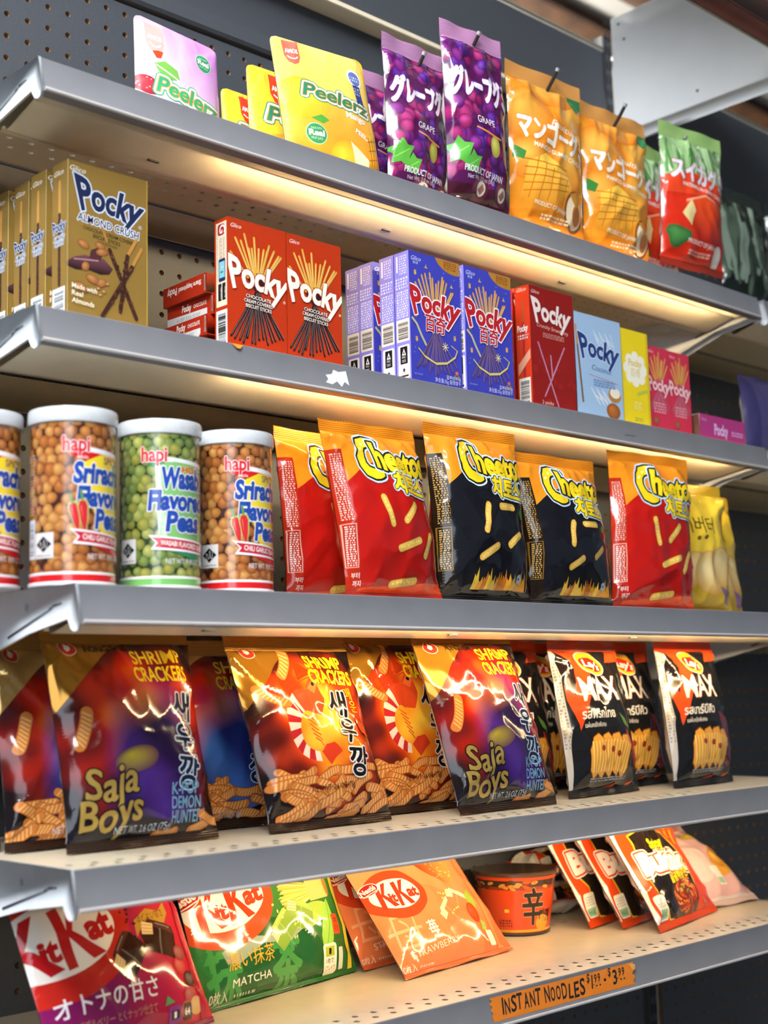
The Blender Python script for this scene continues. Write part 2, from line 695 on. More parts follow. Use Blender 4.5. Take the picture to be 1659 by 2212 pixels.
def bag(name, w, h, t, art, seal, seed=1, loc=(0, 0, 0), yaw=0.0, lean=0.0, roll=0.0, mat='film', back=None,
        seals=(0.014, 0.010), cell=3.4, corner=0.0, crease=1.0, bend=0.0, twist=0.0, low=0.8, seal_art=None, waist=0.05, parts=True,
        edges=False, zig=True, mesh_name='bag_body', tilt=0.0, rest=True):
    """sealed pouch: origin at the middle of its lower edge, front towards -Y. art in mm, (0,0) = lower left corner"""
    NU = max(24, int(w * 1000 / cell))
    NV = max(26, int(h * 1000 / cell))
    sb, st = seals[1], seals[0]
    hb = h - sb - st
    a = np.linspace(-1, 1, NU + 1)
    b = np.linspace(0, 1, NV + 1)
    A_, B_ = np.meshgrid(a, b)
    rng = random.Random(seed)
    prof = np.clip(np.sin(math.pi * np.clip(B_, 0, 1) ** low), 0, 1) ** 0.55
    rim = np.clip(1 - np.abs(A_) ** 2.6, 0, 1) ** 0.6
    thick = prof * rim
    uvm = np.stack([A_.ravel() * w * 500, B_.ravel() * hb * 1000], 1)

    def creases(sd):
        r = random.Random(sd)
        top = np.exp(-(1 - B_) / 0.13)
        bot = np.exp(-B_ / 0.10)
        lef = np.exp(-(1 + A_) / 0.22)
        rig = np.exp(-(1 - A_) / 0.22)
        g = 0.0042 * top * ridge(A_ * r.uniform(3.6, 5.2) + r.uniform(0, 3) + (1 - B_) * r.uniform(-7, 7)) * np.sqrt(np.clip(1 - A_ ** 2, 0, 1) + 0.1)
        g = g + 0.0032 * bot * ridge(A_ * r.uniform(3.5, 6) + r.uniform(0, 3) + B_ * r.uniform(-8, 8))
        g = g + 0.0030 * (lef * ridge(B_ * r.uniform(5, 8) + r.uniform(0, 3) - A_ * r.uniform(1, 3)) +
                          rig * ridge(B_ * r.uniform(5, 8) + r.uniform(0, 3) + A_ * r.uniform(1, 3)))
        for _ in range(7):   # straight creases that start sharp at an edge and die out on the belly
            if r.random() < 0.55:
                cx, cy = r.choice((-1, 1)), r.choice((0.02, 0.98, 0.98))
                ang = r.uniform(0.25, 1.3)
                dx, dy = -cx * math.cos(ang), (1 - 2 * round(cy)) * math.sin(ang)
            else:
                cx, cy = r.uniform(-0.9, 0.9), 1.0
                dx, dy = r.uniform(-0.6, 0.6), -1.0
                q = math.hypot(dx, dy)
                dx, dy = dx / q, dy / q
            px, py = (A_ - cx) * w / 2, (B_ - cy) * hb
            along = px * dx + py * dy
            off = -px * dy + py * dx
            fold = np.where(off > 0, np.clip(1 - off / 0.020, 0, 1), np.clip(1 + off / 0.006, 0, 1))
            g = g + r.uniform(0.0022, 0.0040) * fold * np.exp(-np.clip(along, 0, 9) / r.uniform(0.03, 0.07)) * (along > 0)
        n1 = snoise(uvm, sd, 0.016).reshape(A_.shape)
        n2 = snoise(uvm, sd + 5, 0.030).reshape(A_.shape)
        g = g + (0.0045 * n1 + 0.0024 * (1 - 2.2 * np.abs(n2))) * prof * rim
        return g * crease * np.clip(np.minimum(B_, 1 - B_) / 0.03, 0, 1) * np.clip((1 - np.abs(A_)) / 0.06, 0, 1)

    front = -(t / 2 * thick + creases(seed))
    rear = t / 2 * thick + creases(seed + 50)
    front, rear = np.minimum(front, -0.0004), np.maximum(rear, 0.0004)
    X0 = A_ * w / 2 * (1 - waist * prof)
    Z0 = sb + B_ * hb
    if corner:
        q = np.clip(Z0 - (h - corner), 0, corner)
        X0 = X0 * (w / 2 - corner + np.sqrt(np.maximum(corner ** 2 - q ** 2, 0))) / (w / 2)

    def pose(x, y, z):
        q = z / h
        return x + z * math.tan(math.radians(roll)), y + bend * q * q + twist * q * (x / (w / 2)), z

    def grid(Yg):
        x, y, z = pose(X0, Yg, Z0)
        return np.stack([x, y, z], -1)

    def normals(G):
        du = np.gradient(G, axis=1)
        dv = np.gradient(G, axis=0)
        n = np.cross(du, dv)
        return n / (np.linalg.norm(n, axis=-1, keepdims=True) + 1e-12)

    root = empty(name, loc, (-math.radians(lean), math.radians(tilt), math.radians(yaw)))
    mb = MB()
    GF, GB = grid(front), grid(rear)
    NF = normals(GF)
    NB = -normals(GB)
    faces = []
    m = NU + 1
    for j in range(NV):
        for i in range(NU):
            k = j * m + i
            faces += [(k, k + 1, k + m + 1), (k, k + m + 1, k + m)]
    base = art.base
    cols = np.array([base(u + w * 500, v + sb * 1000) if callable(base) else base for u, v in uvm])
    mb.add(GF.reshape(-1, 3), faces, cols, NF.reshape(-1, 3))
    bk = np.array(back if back else lin('#b9b7b0'))
    mb.add(GB.reshape(-1, 3), [f[::-1] for f in faces], bk, NB.reshape(-1, 3))
    key = (id(art), round(w, 4), round(h, 4), sb, st)
    BASED[key] = art
    W2, H2 = w * 1000, h * 1000
    du, dv = W2 / NU, hb * 1000 / NV
    if key not in BAGCUT:
        BAGCUT[key] = cut_art(art, (0, sb * 1000, W2, sb * 1000 + hb * 1000), du, dv, True)
    uv, ly, cl, F = BAGCUT[key]
    if len(F):
        fu, fv = uv[:, 0] / du, (uv[:, 1] - sb * 1000) / dv
        i = np.clip(np.floor(fu).astype(int), 0, NU - 1)
        j = np.clip(np.floor(fv).astype(int), 0, NV - 1)
        fu, fv = (fu - i)[:, None], (fv - j)[:, None]

        def samp(G):
            p00, p10, p01, p11 = G[j, i], G[j, i + 1], G[j + 1, i], G[j + 1, i + 1]
            lo = p00 + fu * (p10 - p00) + fv * (p11 - p10)
            hi = p00 + fv * (p01 - p00) + fu * (p11 - p01)
            return np.where(fu >= fv, lo, hi)
        n = samp(NF)
        n = n / (np.linalg.norm(n, axis=1, keepdims=True) + 1e-12)
        mb.add(samp(GF) + n * (ly[:, None] * Art.STEP + 0.00003), F, cl, n)
    mb.build(mesh_name, M[mat], root, custom=True)

    # crimped end seals
    def sealmesh(z0, z1, nm, topside, sc):
        nu, nr = (int(w * 1000 / 1.6) // 2) * 2, max(10, int((z1 - z0) * 1000 / 0.55))
        xs = np.linspace(-w / 2, w / 2, nu + 1)
        zs = np.linspace(z0, z1, nr + 1)
        Xs, Zs_ = np.meshgrid(xs, zs)
        Zs_ = Zs_.copy()
        if zig:
            edge = nr if topside else 0
            Zs_[edge, ::2] += (0.0012 if topside else -0.0012) * 0.8
        ripple = 0.0016 * np.sin(Xs / w * rng.uniform(9, 16) + rng.uniform(0, 6)) * (np.abs(Zs_ - (z0 if topside else z1)) / max(1e-6, (z1 - z0)))
        Yr = 0.00032 * np.sin((Zs_ - z0) * 2 * math.pi / 0.0021)
        sm = MB()
        fc = []
        mm = nu + 1
        for j in range(nr):
            for i in range(nu):
                k = j * mm + i
                fc.append((k, k + 1, k + mm + 1, k + mm))
        for sg in (-1, 1):
            x, y, z = pose(Xs, Yr + ripple + sg * 0.0003, Zs_)
            G = np.stack([x, y, z], -1)
            N = normals(G) * (1 if sg < 0 else -1)
            sm.add(G.reshape(-1, 3), fc if sg < 0 else [f[::-1] for f in fc], np.array(sc), N.reshape(-1, 3))
        sm.build(nm, M[mat], root, custom=True)
    sl = seal if isinstance(seal, (list, tuple)) and isinstance(seal[0], (list, tuple)) else (seal, seal)
    if st > 0.002:
        sealmesh(h - st, h, 'top_seal', True, sl[0])
    sealmesh(0.0012, sb, 'bottom_seal', False, sl[1])
    if rest:   # stand it on what carries it
        rm = Matrix.Rotation(math.radians(yaw), 3, 'Z') @ Matrix.Rotation(math.radians(tilt), 3, 'Y') @ Matrix.Rotation(-math.radians(lean), 3, 'X')
        zr = np.array(rm[2])
        zm = min(float((np.array([v.co[:] for v in ch.data.vertices[:6000]]) @ zr).min()) for ch in root.children)
        root.location.z = loc[2] - zm + 0.0002
    return root


# ------------------------------------------------------------------ the setting: pegboard wall, uprights, ceiling, floor
def perf(mb, o, ex, ey, nx, ny, cx, cy, r, n=16, mask=None):
    """plate of nx x ny cells, each with one round hole at its middle"""
    o, ex, ey = np.array(o, float), np.array(ex, float), np.array(ey, float)
    ang = np.arange(n) * 2 * math.pi / n + (math.pi / n if n % 8 else 0)
    c = np.stack([np.cos(ang), np.sin(ang)], 1)
    sq = c / np.max(np.abs(c), axis=1, keepdims=True)
    I, J = np.meshgrid(np.arange(nx), np.arange(ny), indexing='ij')
    ctr = np.stack([(I.ravel() + 0.5) * cx, (J.ravel() + 0.5) * cy], 1)
    inner = ctr[:, None, :] + c[None] * r
    outer = ctr[:, None, :] + sq[None] * np.array([cx / 2, cy / 2])
    P = np.concatenate([inner, outer], 1).reshape(-1, 2)
    V = o + P[:, :1] * ex + P[:, 1:] * ey
    F = [(b + k, b + n + k, b + n + (k + 1) % n, b + (k + 1) % n) for b in range(0, len(ctr) * 2 * n, 2 * n) for k in range(n)]
    mb.add(V, F)
    return ctr


def hole_walls(mb, o, ex, ey, ez, nx, ny, cx, cy, r, depth, n=12):
    o, ex, ey, ez = (np.array(q, float) for q in (o, ex, ey, ez))
    ang = np.arange(n) * 2 * math.pi / n
    c = np.stack([np.cos(ang), np.sin(ang)], 1) * r
    I, J = np.meshgrid(np.arange(nx), np.arange(ny), indexing='ij')
    ctr = np.stack([(I.ravel() + 0.5) * cx, (J.ravel() + 0.5) * cy], 1)
    P = (ctr[:, None, :] + c[None]).reshape(-1, 2)
    A = o + P[:, :1] * ex + P[:, 1:] * ey
    m = len(A)
    V = np.concatenate([A, A + depth * ez])
    F = [(b + k, b + (k + 1) % n, b + (k + 1) % n + m, b + k + m) for b in range(0, m, n) for k in range(n)]
    mb.add(V, F)


H1 = 0.0254
ZP0 = 1.60 - 55.5 * H1


def pegwall(name, x0, nx, rows=58):
    mb = MB()
    perf(mb, (x0, 0, ZP0), (1, 0, 0), (0, 0, 1), nx, rows, H1, H1, 0.0034)
    o = struct(mb.build(name, M['peg']))
    hb = MB()
    hole_walls(hb, (x0, 0, ZP0), (1, 0, 0), (0, 0, 1), (0, 1, 0), nx, rows, H1, H1, 0.0034, 0.006)
    hb.build('hole_edge', M['fibre'], o)
    bb = MB()
    bb.box(x0, x0 + nx * H1, 0.006, 0.0075, ZP0, ZP0 + rows * H1)
    bb.build('backing_board', M['fibre'], o)
    return o


pegwall('wall_back', -8.5 * H1, 51)
pegwall('wall_back.001', 1.128, 44)

mb = MB()
mb.extrude_x([(0.006, 1.6665), (-0.004, 1.668), (-0.007, 1.672), (-0.0035, 1.690), (-0.001, 1.697), (-0.001, 1.905), (0.006, 1.905)], -0.215, 1.0905)
struct(mb.build('trim_1', M['panel'], smooth=True))
mb = MB()
mb.extrude_x([(0.006, 1.6665), (-0.004, 1.668), (-0.007, 1.672), (-0.001, 1.697), (-0.001, 1.905), (0.006, 1.905)], 1.128, 2.25)
struct(mb.build('trim_2', M['panel'], smooth=True))
mb = MB()
mb.bbox(-0.215, 2.25, -0.003, 0.012, 1.905, 1.913, 0.001)
struct(mb.build('trim_3', M['chrome']))

# light metal cross rail in front of the upper panel
mb = MB()
mb.extrude_x([(-0.001, 1.757), (-0.029, 1.757), (-0.032, 1.759), (-0.032, 1.765), (-0.029, 1.767), (-0.001, 1.767)], -0.215, 1.08)
cr = mb.build('cross_rail', M['deck'], smooth=True)
tag(cr, 'pale metal cross rail running along the charcoal back panel', 'rail')


def upright(name, x, label):
    o = MB().bbox(x - 0.010, x + 0.010, -0.004, 0.030, 0.0, 1.935, 0.001).build(name, M['panel'])
    sl = MB()
    for i in range(70):
        z = 0.2 + i * 0.0254
        for s in (-0.0045, 0.0045):
            sl.box(x + s - 0.0016, x + s + 0.0016, -0.0044, -0.0038, z, z + 0.014)
    sl.build('slot', M['black'], o)
    return tag(o, label, 'post')


upright('upright_post', -0.2, 'slotted charcoal upright post at the near end of the shelf bay')
upright('upright_post', 1.101, 'slotted charcoal upright post where the two shelf bays meet')
upright('upright_post', 2.26, 'slotted charcoal upright post at the far end of the dark next bay')

# white hood side panel and the rail along its front edge
hp = empty('canopy_hood', (1.112, 0, 1.764))
MB().bbox(0, 0.003, -0.365, -0.004, 0, 0.205, 0.0008).build('face', M['white'], hp)
MB().bbox(0.0031, 0.048, -0.365, -0.004, 0.0, 0.002, 0.0005).build('lower_flange', M['white'], hp)
MB().bbox(0.0031, 0.030, -0.365, -0.004, 0.203, 0.205, 0.0005).build('upper_flange', M['white'], hp)
for y, z in ((-0.165, 0.022), (-0.02, 0.19), (-0.03, 0.16)):
    g = MB()
    g.lathe([(0.0, 0.0), (0.0026, 0.0), (0.0022, 0.0009), (0.0, 0.0011)], 12)
    g.build('rivet', M['steel'], hp, loc=(0, y, z), rot=(0, -math.pi / 2, 0))
tag(hp, 'white metal hood side panel standing out from the slotted upright post', 'panel')
br = empty('hood_rail', (0.30, -0.330, 1.7775))
MB().bbox(0, 0.808, -0.035, 0.0, 0.0012, 0.040, 0.002).build('bar', M['beam'], br)
MB().bbox(0, 0.808, 0.0002, 0.0045, 0.0, 0.007, 0.0012).build('metal_edge', M['chrome'], br)
tag(br, 'red-brown rail with a metal lower edge fixed to the white hood panel', 'rail')

struct(MB().box(-6, 8, -6, 6, 2.70, 2.75).build('ceiling', M['ceil']))
for i, (y, wd) in enumerate(((0.655, 0.075), (0.86, 0.13), (1.30, 0.10), (1.95, 0.10))):
    struct(MB().bbox(-6, 8, y, y + wd, 2.668, 2.70, 0.004).build('trim_%d' % (4 + i), M['wood']))
struct(MB().box(-6, 8, -6, 6, -0.05, 0.0).build('floor', M['floor']))
struct(MB().box(-6, 8, 5.8, 5.9, 0.0, 2.7).build('wall_far', M['ceil']))

# ------------------------------------------------------------------ shelves
ZS = [1.4284, 1.1974, 0.9451, 0.7137, 0.5369]
DS = [0.2447, 0.2435, 0.3126, 0.3083, 0.3070]
XL, XR = -0.0969, 1.1126


def bracket_mesh(d, x0, x1):
    fr = [(-d - 0.001, 0.0005), (-d - 0.0065, -0.026), (-d - 0.0075, -0.033), (-d - 0.005, -0.0385), (-d, -0.0395),
          (-d + 0.005, -0.0375), (-d + 0.0085, -0.0325), (-d + 0.011, -0.0285), (-d + 0.075, -0.038), (-0.030, -0.085), (0.0, -0.085), (0.0, 0.0005)]
    m = MB()
    m.extrude_x(fr, x0, x1)
    return m


def shelf(idx, x0, x1, d, z, label, led=(0.13, 1.06), chan=0.032, cw=0.058):
    r = empty('shelf', (0, 0, z))
    # deck: perforated strips at front and back, plain sheet between
    c = 0.0245
    nx = int((x1 - x0 - 0.012) / c)
    xo = (x0 + x1 - nx * c) / 2
    dk = MB()
    yf = -d + 0.006
    for zz, sg in ((-0.0002, 1), (-0.0014, -1)):
        perf(dk, (xo, yf + 0.004, zz), (1, 0, 0), (0, 1, 0), nx, 1, c, 0.016, 0.0037, 8)
        perf(dk, (xo - c * 0.5, yf + 0.020, zz), (1, 0, 0), (0, 1, 0), nx + 1, 1, c, 0.016, 0.0037, 8)
        for k in range(3):
            perf(dk, (xo - c * 0.5 * (k % 2), -0.100 + k * 0.022, zz), (1, 0, 0), (0, 1, 0), nx + k % 2, 1, c, 0.022, 0.0034, 8)
        q = [(x0 + 0.001, yf - 0.005), (x1 - 0.001, yf - 0.005), (x1 - 0.001, yf + 0.004), (x0 + 0.001, yf + 0.004)]
        for ya, yb in ((yf - 0.005, yf + 0.004), (yf + 0.036, -0.100), (-0.034, -0.001)):
            dk.add([(x0 + 0.001, ya, zz), (x1 - 0.001, ya, zz), (x1 - 0.001, yb, zz), (x0 + 0.001, yb, zz)], [(0, 1, 2, 3)])
        for ya, yb in ((yf + 0.004, yf + 0.020), (yf + 0.020, yf + 0.036), (-0.100, -0.078), (-0.078, -0.056), (-0.056, -0.034)):
            sh = 0.5 * c if (abs(ya - yf - 0.020) < 1e-6 or abs(ya + 0.078) < 1e-6) else 0
            for xa, xb in ((x0 + 0.001, xo - sh), (xo + nx * c + sh, x1 - 0.001)):
                if xb > xa:
                    dk.add([(xa, ya, zz), (xb, ya, zz), (xb, yb, zz), (xa, yb, zz)], [(0, 1, 2, 3)])
    dk.build('deck', M['deck'], r)
    # rail with rolled edges
    pf = [(-d + 0.006, -0.0022), (-d + 0.0015, -0.0012), (-d - 0.0003, 0.0002), (-d - 0.0012, -0.0006), (-d - 0.0017, -0.004), (-d - 0.0058, -0.0262),
          (-d - 0.0078, -0.0285), (-d - 0.0086, -0.0308), (-d - 0.0072, -0.0330), (-d - 0.0030, -0.0342), (-d + 0.006, -0.0335), (-d + 0.006, -0.0318),
          (-d - 0.0030, -0.0322), (-d - 0.0052, -0.0300), (-d + 0.0002, -0.0040)]
    rl = MB().extrude_x(pf, x0 + 0.0005, x1 - 0.0005).build('price_rail', M['rail'], r, smooth=True)
    bm = MB()
    bm.extrude_x([(-d - 0.0080 + 0.0019 * math.cos(t), -0.0318 + 0.0019 * math.sin(t)) for t in np.linspace(0, 2 * math.pi, 14, endpoint=False)], x0 + 0.0006, x1 - 0.0006)
    bm.build('rail_bead', M['bead'], rl, smooth=True)
    # stiffener channel under the deck
    y0, y1 = -d + chan, -d + chan + cw
    st = MB()
    st.extrude_x([(y0, -0.0016), (y0, -0.0235), (y0 + 0.0015, -0.0255), (y1 - 0.012, -0.0375), (y1 - 0.006, -0.0380), (y1 - 0.003, -0.0325), (y1 + 0.003, -0.0325), (y1 + 0.005, -0.0355), (y1 + 0.009, -0.0350), (y1 + 0.010, -0.0016)],
                 x0 + 0.012, x1 - 0.012, closed=False)
    so = st.build('stiffener_channel', M['deck'], r, smooth=True)
    for x in np.arange(x0 + 0.16, x1 - 0.1, 0.33):
        g = MB()
        g.bbox(x, x + 0.014, y1 - 0.026, y1 - 0.022, -0.0352, -0.0330, 0.0004)
        g.build('punched_slot', M['groove'], so)
    MB().bbox(x0 + 0.004, x1 - 0.004, -0.0052, -0.0042, -0.0430, -0.0050, 0.0003).build('rear_flange', M['deck'], r)
    if chan > 0.02:
        MB().bbox(x0 + 0.012, x1 - 0.012, -d + 0.010, y0 - 0.002, -0.0265, -0.0250, 0.0003).build('front_stiffener', M['deck'], r)
    for xa, xb in ((x0 - 0.0026, x0), (x1, x1 + 0.0026)):
        b = bracket_mesh(d, xa, xb).build('bracket', M['bracket'], r)
        xs = (xa - 0.0004, xa + 0.0003)
        g = MB()
        for (ya, za), (yb, zb), wd in (((-d + 0.020, -0.0145), (-d + 0.034, -0.0165), 0.0011), ((-d + 0.034, -0.0165), (-d + 0.040, -0.0195), 0.0012), ((-d + 0.040, -0.0195), (-d + 0.110, -0.040), 0.0011)):
            n = Vector((0, -(zb - za), yb - ya)).normalized() * wd
            v = [(x, ya + s * n.y, za + s * n.z) for x in xs for s in (-1, 1)] + [(x, yb + s * n.y, zb + s * n.z) for x in xs for s in (-1, 1)]
            g.add(v, [(0, 1, 5, 4), (2, 6, 7, 3), (0, 4, 6, 2), (1, 3, 7, 5), (0, 2, 3, 1), (4, 5, 7, 6)])
        g.build('crease', M['groove'], b)
        g = MB()
        yc, zc = -d + 0.078, -0.0155
        v = [(xs[0], yc + 0.0028 * math.cos(t), zc + 0.0036 * math.sin(t)) for t in np.linspace(0, 2 * math.pi, 16, endpoint=False)]
        g.add(v, [tuple(range(16))])
        g.build('rivet_hole', M['groove'], b)
    if led:
        ls = MB()
        ls.bbox(led[0] - 0.004, led[1] + 0.004, -d + 0.0012, -d + 0.0038, -0.0330, -0.0235, 0.0003)
        lo = ls.build('light_strip', M['bracket'], r)
        lf = MB()
        lf.add([(led[0], -d + 0.0041, -0.0325), (led[1], -d + 0.0041, -0.0325), (led[1], -d + 0.0041, -0.0250), (led[0], -d + 0.0041, -0.0250)], [(0, 1, 2, 3)])
        lf.build('diffuser', M['led'], lo)
    tag(r, label, 'shelf')
    return r, rl


shelf_names = ['topmost grey-edged metal shelf under the gummy bags and pouches',
               'second grey-edged shelf from the top, carrying the biscuit stick cartons',
               'grey-edged metal shelf carrying the snack cans and cheese puff bags',
               'grey-edged metal shelf carrying the shrimp cracker bags',
               'lowest metal shelf with chocolate bags and noodles and an orange tape price']
SH = []
for i in range(5):
    SH.append(shelf(i, XL, XR, DS[i], ZS[i], shelf_names[i], led=(0.13, 1.05) if i < 4 else None, chan=0.032 if i == 0 else 0.012, cw=0.088 if i == 1 else 0.058))

# marks on the rails
g = MB()
pts = [(0, 0), (0.004, 0.004), (0.001, 0.008), (0.010, 0.010), (0.013, 0.015), (0.020, 0.0135), (0.031, 0.016), (0.033, 0.001), (0.027, 0.004), (0.022, -0.002), (0.016, 0.003), (0.009, -0.001)]
tr = tessellate_polygon([[Vector((x, y, 0)) for x, y in pts]])
d = DS[1]
g.add([(0.238 + x, -d - 0.0017 - 0.19 * (0.016 - y) - 0.0006, -0.0235 + y * 1.05) for x, y in pts], tr)
g.build('sticker_residue', M['white'], SH[1][1])
g = MB()
g.add([(0.1165, -d - 0.0027, -0.0005), (0.1305, -d - 0.0027, -0.0005), (0.126, -d - 0.0042, -0.0052), (0.122, -d - 0.0042, -0.0050)], [(0, 1, 2, 3)], lin('#d98a2a'))
g.build('tape_scrap', M['tape'], SH[1][1])
g = MB()
g.add([(0.758 + x * 0.8, -d - 0.0017 - 0.19 * (0.016 - y) - 0.0006, -0.020 + y * 0.6) for x, y in pts], tr)
g.build('sticker_residue', M['rail'], SH[1][1])

# the darker next bay
for i, (dd, zz) in enumerate(((0.245, 1.4284), (0.245, 1.1974), (0.30, 0.9451))):
    shelf(7 + i, 1.136, 2.20, dd, zz, ['upper shelf of the dark next bay under the dim green bags', 'middle shelf of the dark next bay under the violet pouch', 'lower shelf of the dark next bay'][i], led=None, chan=0.012)


# ------------------------------------------------------------------ artwork of each product
C = lin
WHT, BLK = C('#f2efe8'), C('#121214')


def new(base=None):
    a = Art()
    a.base = base if base is not None else WHT
    return a


def sticks(a, cx, cy, top, bot, W, ctop, cbot, n=13, seed=4, w=2.3):
    """a sheaf of biscuit sticks pinched at (cx, cy): bare ends up, coated ends down"""
    r = random.Random(seed)
    xs = np.linspace(-1, 1, n)
    for i in r.sample(range(n), n):
        x = xs[i]
        xb, yb = cx - x * W * 0.52 + r.uniform(-1, 1), cy - bot * r.uniform(0.82, 1.0) * (1 - 0.12 * abs(x))
        a.cap(cx + x * 1.8, cy + 4, xb, yb, w, mix(cbot, BLK, r.uniform(0, 0.35)))
        a.up(0.35)
        a.cap(cx + x * 1.8 + 0.3, cy + 4, xb + 0.5, yb + 2, 0.5, mix(cbot, WHT, 0.22))
        a.up(0.35)
    for i in r.sample(range(n), n):
        x = xs[i] + r.uniform(-.05, .05)
        xt, yt = cx + x * W * 0.5, cy + top * r.uniform(0.72, 1.0) * (1 - 0.22 * x * x)
        m0 = 0.30
        a.cap(cx + x * 1.8, cy, cx + x * W * 0.5 * 0.42, cy + (yt - cy) * 0.42, w, cbot)
        a.up(0.35)
        a.cap(cx + x * W * 0.5 * 0.36, cy + (yt - cy) * 0.36, xt, yt, w, mix(ctop, C('#a8702a'), r.uniform(0, .4)))
        a.up(0.35)
        a.cap(cx + x * W * 0.5 * 0.45 - 0.4, cy + (yt - cy) * 0.45, xt - 0.4, yt - 1, 0.6, mix(ctop, WHT, .3))
        a.up(0.35)


def stick_logo(a, x, y, h, w, col, out, rot=-4, deg=46):
    a.up()
    a.text('Pocky', x, y, h, col, bold=0.035, w=w, rot=rot, al='C', warp=fan(deg, 0.42), out=out)
    a.up()


def side_label(a, W, H, bg, seed, sub=WHT):
    a.rect(2, 2, W - 2, 33, sub)
    a.up()
    a.bars(5, 5, W - 4, 30, 26, BLK, seed)
    a.up()


def scaled(art, sx, sy, dx=0.0, dy=0.0):
    """the same artwork printed at another size"""
    b = Art()
    b.base = (lambda u, v, f=art.base: f((u - dx) / sx, (v - dy) / sy)) if callable(art.base) else art.base
    for L, polys, col in art.items:
        c = (lambda u, v, f=col: f((u - dx) / sx, (v - dy) / sy)) if callable(col) else col
        b.items.append((L, [[(u * sx + dx, v * sy + dy) for u, v in p] for p in polys], c))
    return b


# gold almond carton ------------------------------------------------
GOLD, NAVY = C('#8f7134', 0.15), C('#1b2447')


def nutty(a, x0, y0, x1, y1, seed):
    r = random.Random(seed)
    a.cap(x0, y0, x1, y1, 4.2, C('#3b1f1a'))
    a.up()
    for k in range(26):
        t = r.random()
        a.ball(x0 + (x1 - x0) * t + r.uniform(-2, 2), y0 + (y1 - y0) * t + r.uniform(-2, 2), r.uniform(1, 1.8), r.uniform(1, 1.7),
               C(r.choice(('#7a4a2c', '#4a2a22', '#8e5a34', '#3a1e1c'))), C('#341a18'), 7)
        a.up(0.3)


def almond(a, x, y, rx, ry, rot):
    a.ball(x, y, rx, ry, C('#c98a4e'), C('#7d4a26'), 16, rot=rot)
    a.up()
    for k in (-.4, 0, .4):
        q = math.radians(rot)
        dx, dy = -math.sin(q) * ry * k, math.cos(q) * ry * k
        a.cap(x - rx * .6 * math.cos(q) + dx, y - rx * .6 * math.sin(q) + dy, x + rx * .6 * math.cos(q) + dx, y + rx * .6 * math.sin(q) + dy, .35, C('#8a5630'))
    a.up()


def art_gold():
    a = new(GOLD)
    a.text('Glico', 3, 146, 5, WHT, bold=-0.005, shear=.35, w=17, rot=-3)
    stick_logo(a, 46, 112, 24, 62, NAVY, [(1.4, C('#c8d4ea'))], rot=-6, deg=40)
    a.text('®', 79, 104, 3.5, C('#c8d4ea'))
    a.up()
    a.text('ALMOND CRUSH', 45, 96, 7.2, NAVY, bold=.02, w=68, rot=-5, al='C', out=[(.8, C('#dfe4ee'))])
    a.up()
    a.text('CHOCOLATE CREAM COVERED', 46, 88.5, 3.6, C('#2f2413'), bold=.012, w=58, rot=-5, al='C')
    a.text('BISCUIT STICKS', 43, 83.5, 3.6, C('#2f2413'), bold=.012, w=30, rot=-5, al='C')
    a.text('WITH ALMONDS', 44, 79.5, 2.4, C('#3f3018'), w=22, rot=-5, al='C')
    a.up()
    a.poly([(0, 56), (8, 62), (20, 66), (30, 65), (40, 66), (50, 58), (46, 52), (36, 50), (24, 52), (10, 50), (0, 52)], lambda u, v: mix(C('#6a4048'), C('#2c1518'), (66 - v) / 14))
    a.up()
    a.poly([(24, 64), (26, 72), (34, 76), (38, 68), (36, 62)], C('#4a262a'))
    a.up()
    a.cap(8, 60, 34, 63, 1.2, C('#a88088'))
    a.up()
    for x, y, rx, ry, ro in ((18, 76, 7, 4, -20), (36, 78, 6, 3.4, -10), (38, 72, 7, 3.6, 10), (20, 55, 5, 4, 60), (28, 44, 8, 4.4, -15), (38, 42, 6, 4, 30), (16, 34, 8, 4.4, -25)):
        almond(a, x, y, rx, ry, ro)
    for x, y in ((34, 36), (40, 34), (44, 42), (36, 30)):
        a.ball(x, y, 2.2, 1.6, C('#d8b080'), C('#7d4a26'), 7)
    a.up()
    for x0, y0, x1, y1, sd in ((76, 92, 66, 74, 0), (82, 84, 70, 62, 0)):
        a.cap(x0, y0, x1, y1, 3.4, C('#b4803c'))
    a.cap(38, 96, 43, 84, 2.6, C('#a8763a'))
    a.up()
    nutty(a, 66, 74, 58, 18, 3)
    nutty(a, 46, 76, 76, 14, 5)
    nutty(a, 71, 64, 38, 10, 7)
    a.text('Made with', 5, 32, 4.6, C('#e9dfc6'), bold=.02, w=27, rot=-4)
    a.text('Real', 5, 25, 4.6, C('#e9dfc6'), bold=.02, w=12, rot=-4)
    a.text('Almonds', 5, 18, 4.6, C('#e9dfc6'), bold=.02, w=24, rot=-4)
    a.up()
    a.rect(-1, 0, 0.5, 156, C('#d9c68a'))
    a.rect(87.5, 0, 90, 156, C('#b8983e'))
    return a


def art_gold_side():
    a = new(GOLD)
    a.text('Glico', 3, 143, 5, WHT, shear=.35, w=17)
    a.up()
    a.cap(13, 105, 13, 136, 4, C('#c08a46'))
    a.up()
    nutty(a, 13, 36, 13, 104, 9)
    a.text('Pocky', 13, 88, 9, NAVY, bold=.035, w=20, al='C', warp=fan(30, .3), out=[(.7, C('#c8d4ea'))])
    a.up()
    a.text('ALMOND', 13, 79, 4.4, NAVY, bold=.02, w=20, al='C', out=[(.5, C('#dfe4ee'))])
    a.text('CRUSH', 13, 73.5, 4.4, NAVY, bold=.02, w=16, al='C', out=[(.5, C('#dfe4ee'))])
    a.up()
    side_label(a, 26, 155, GOLD, 5, C('#dfe6ec'))
    return a


RED = C('#b8330d')


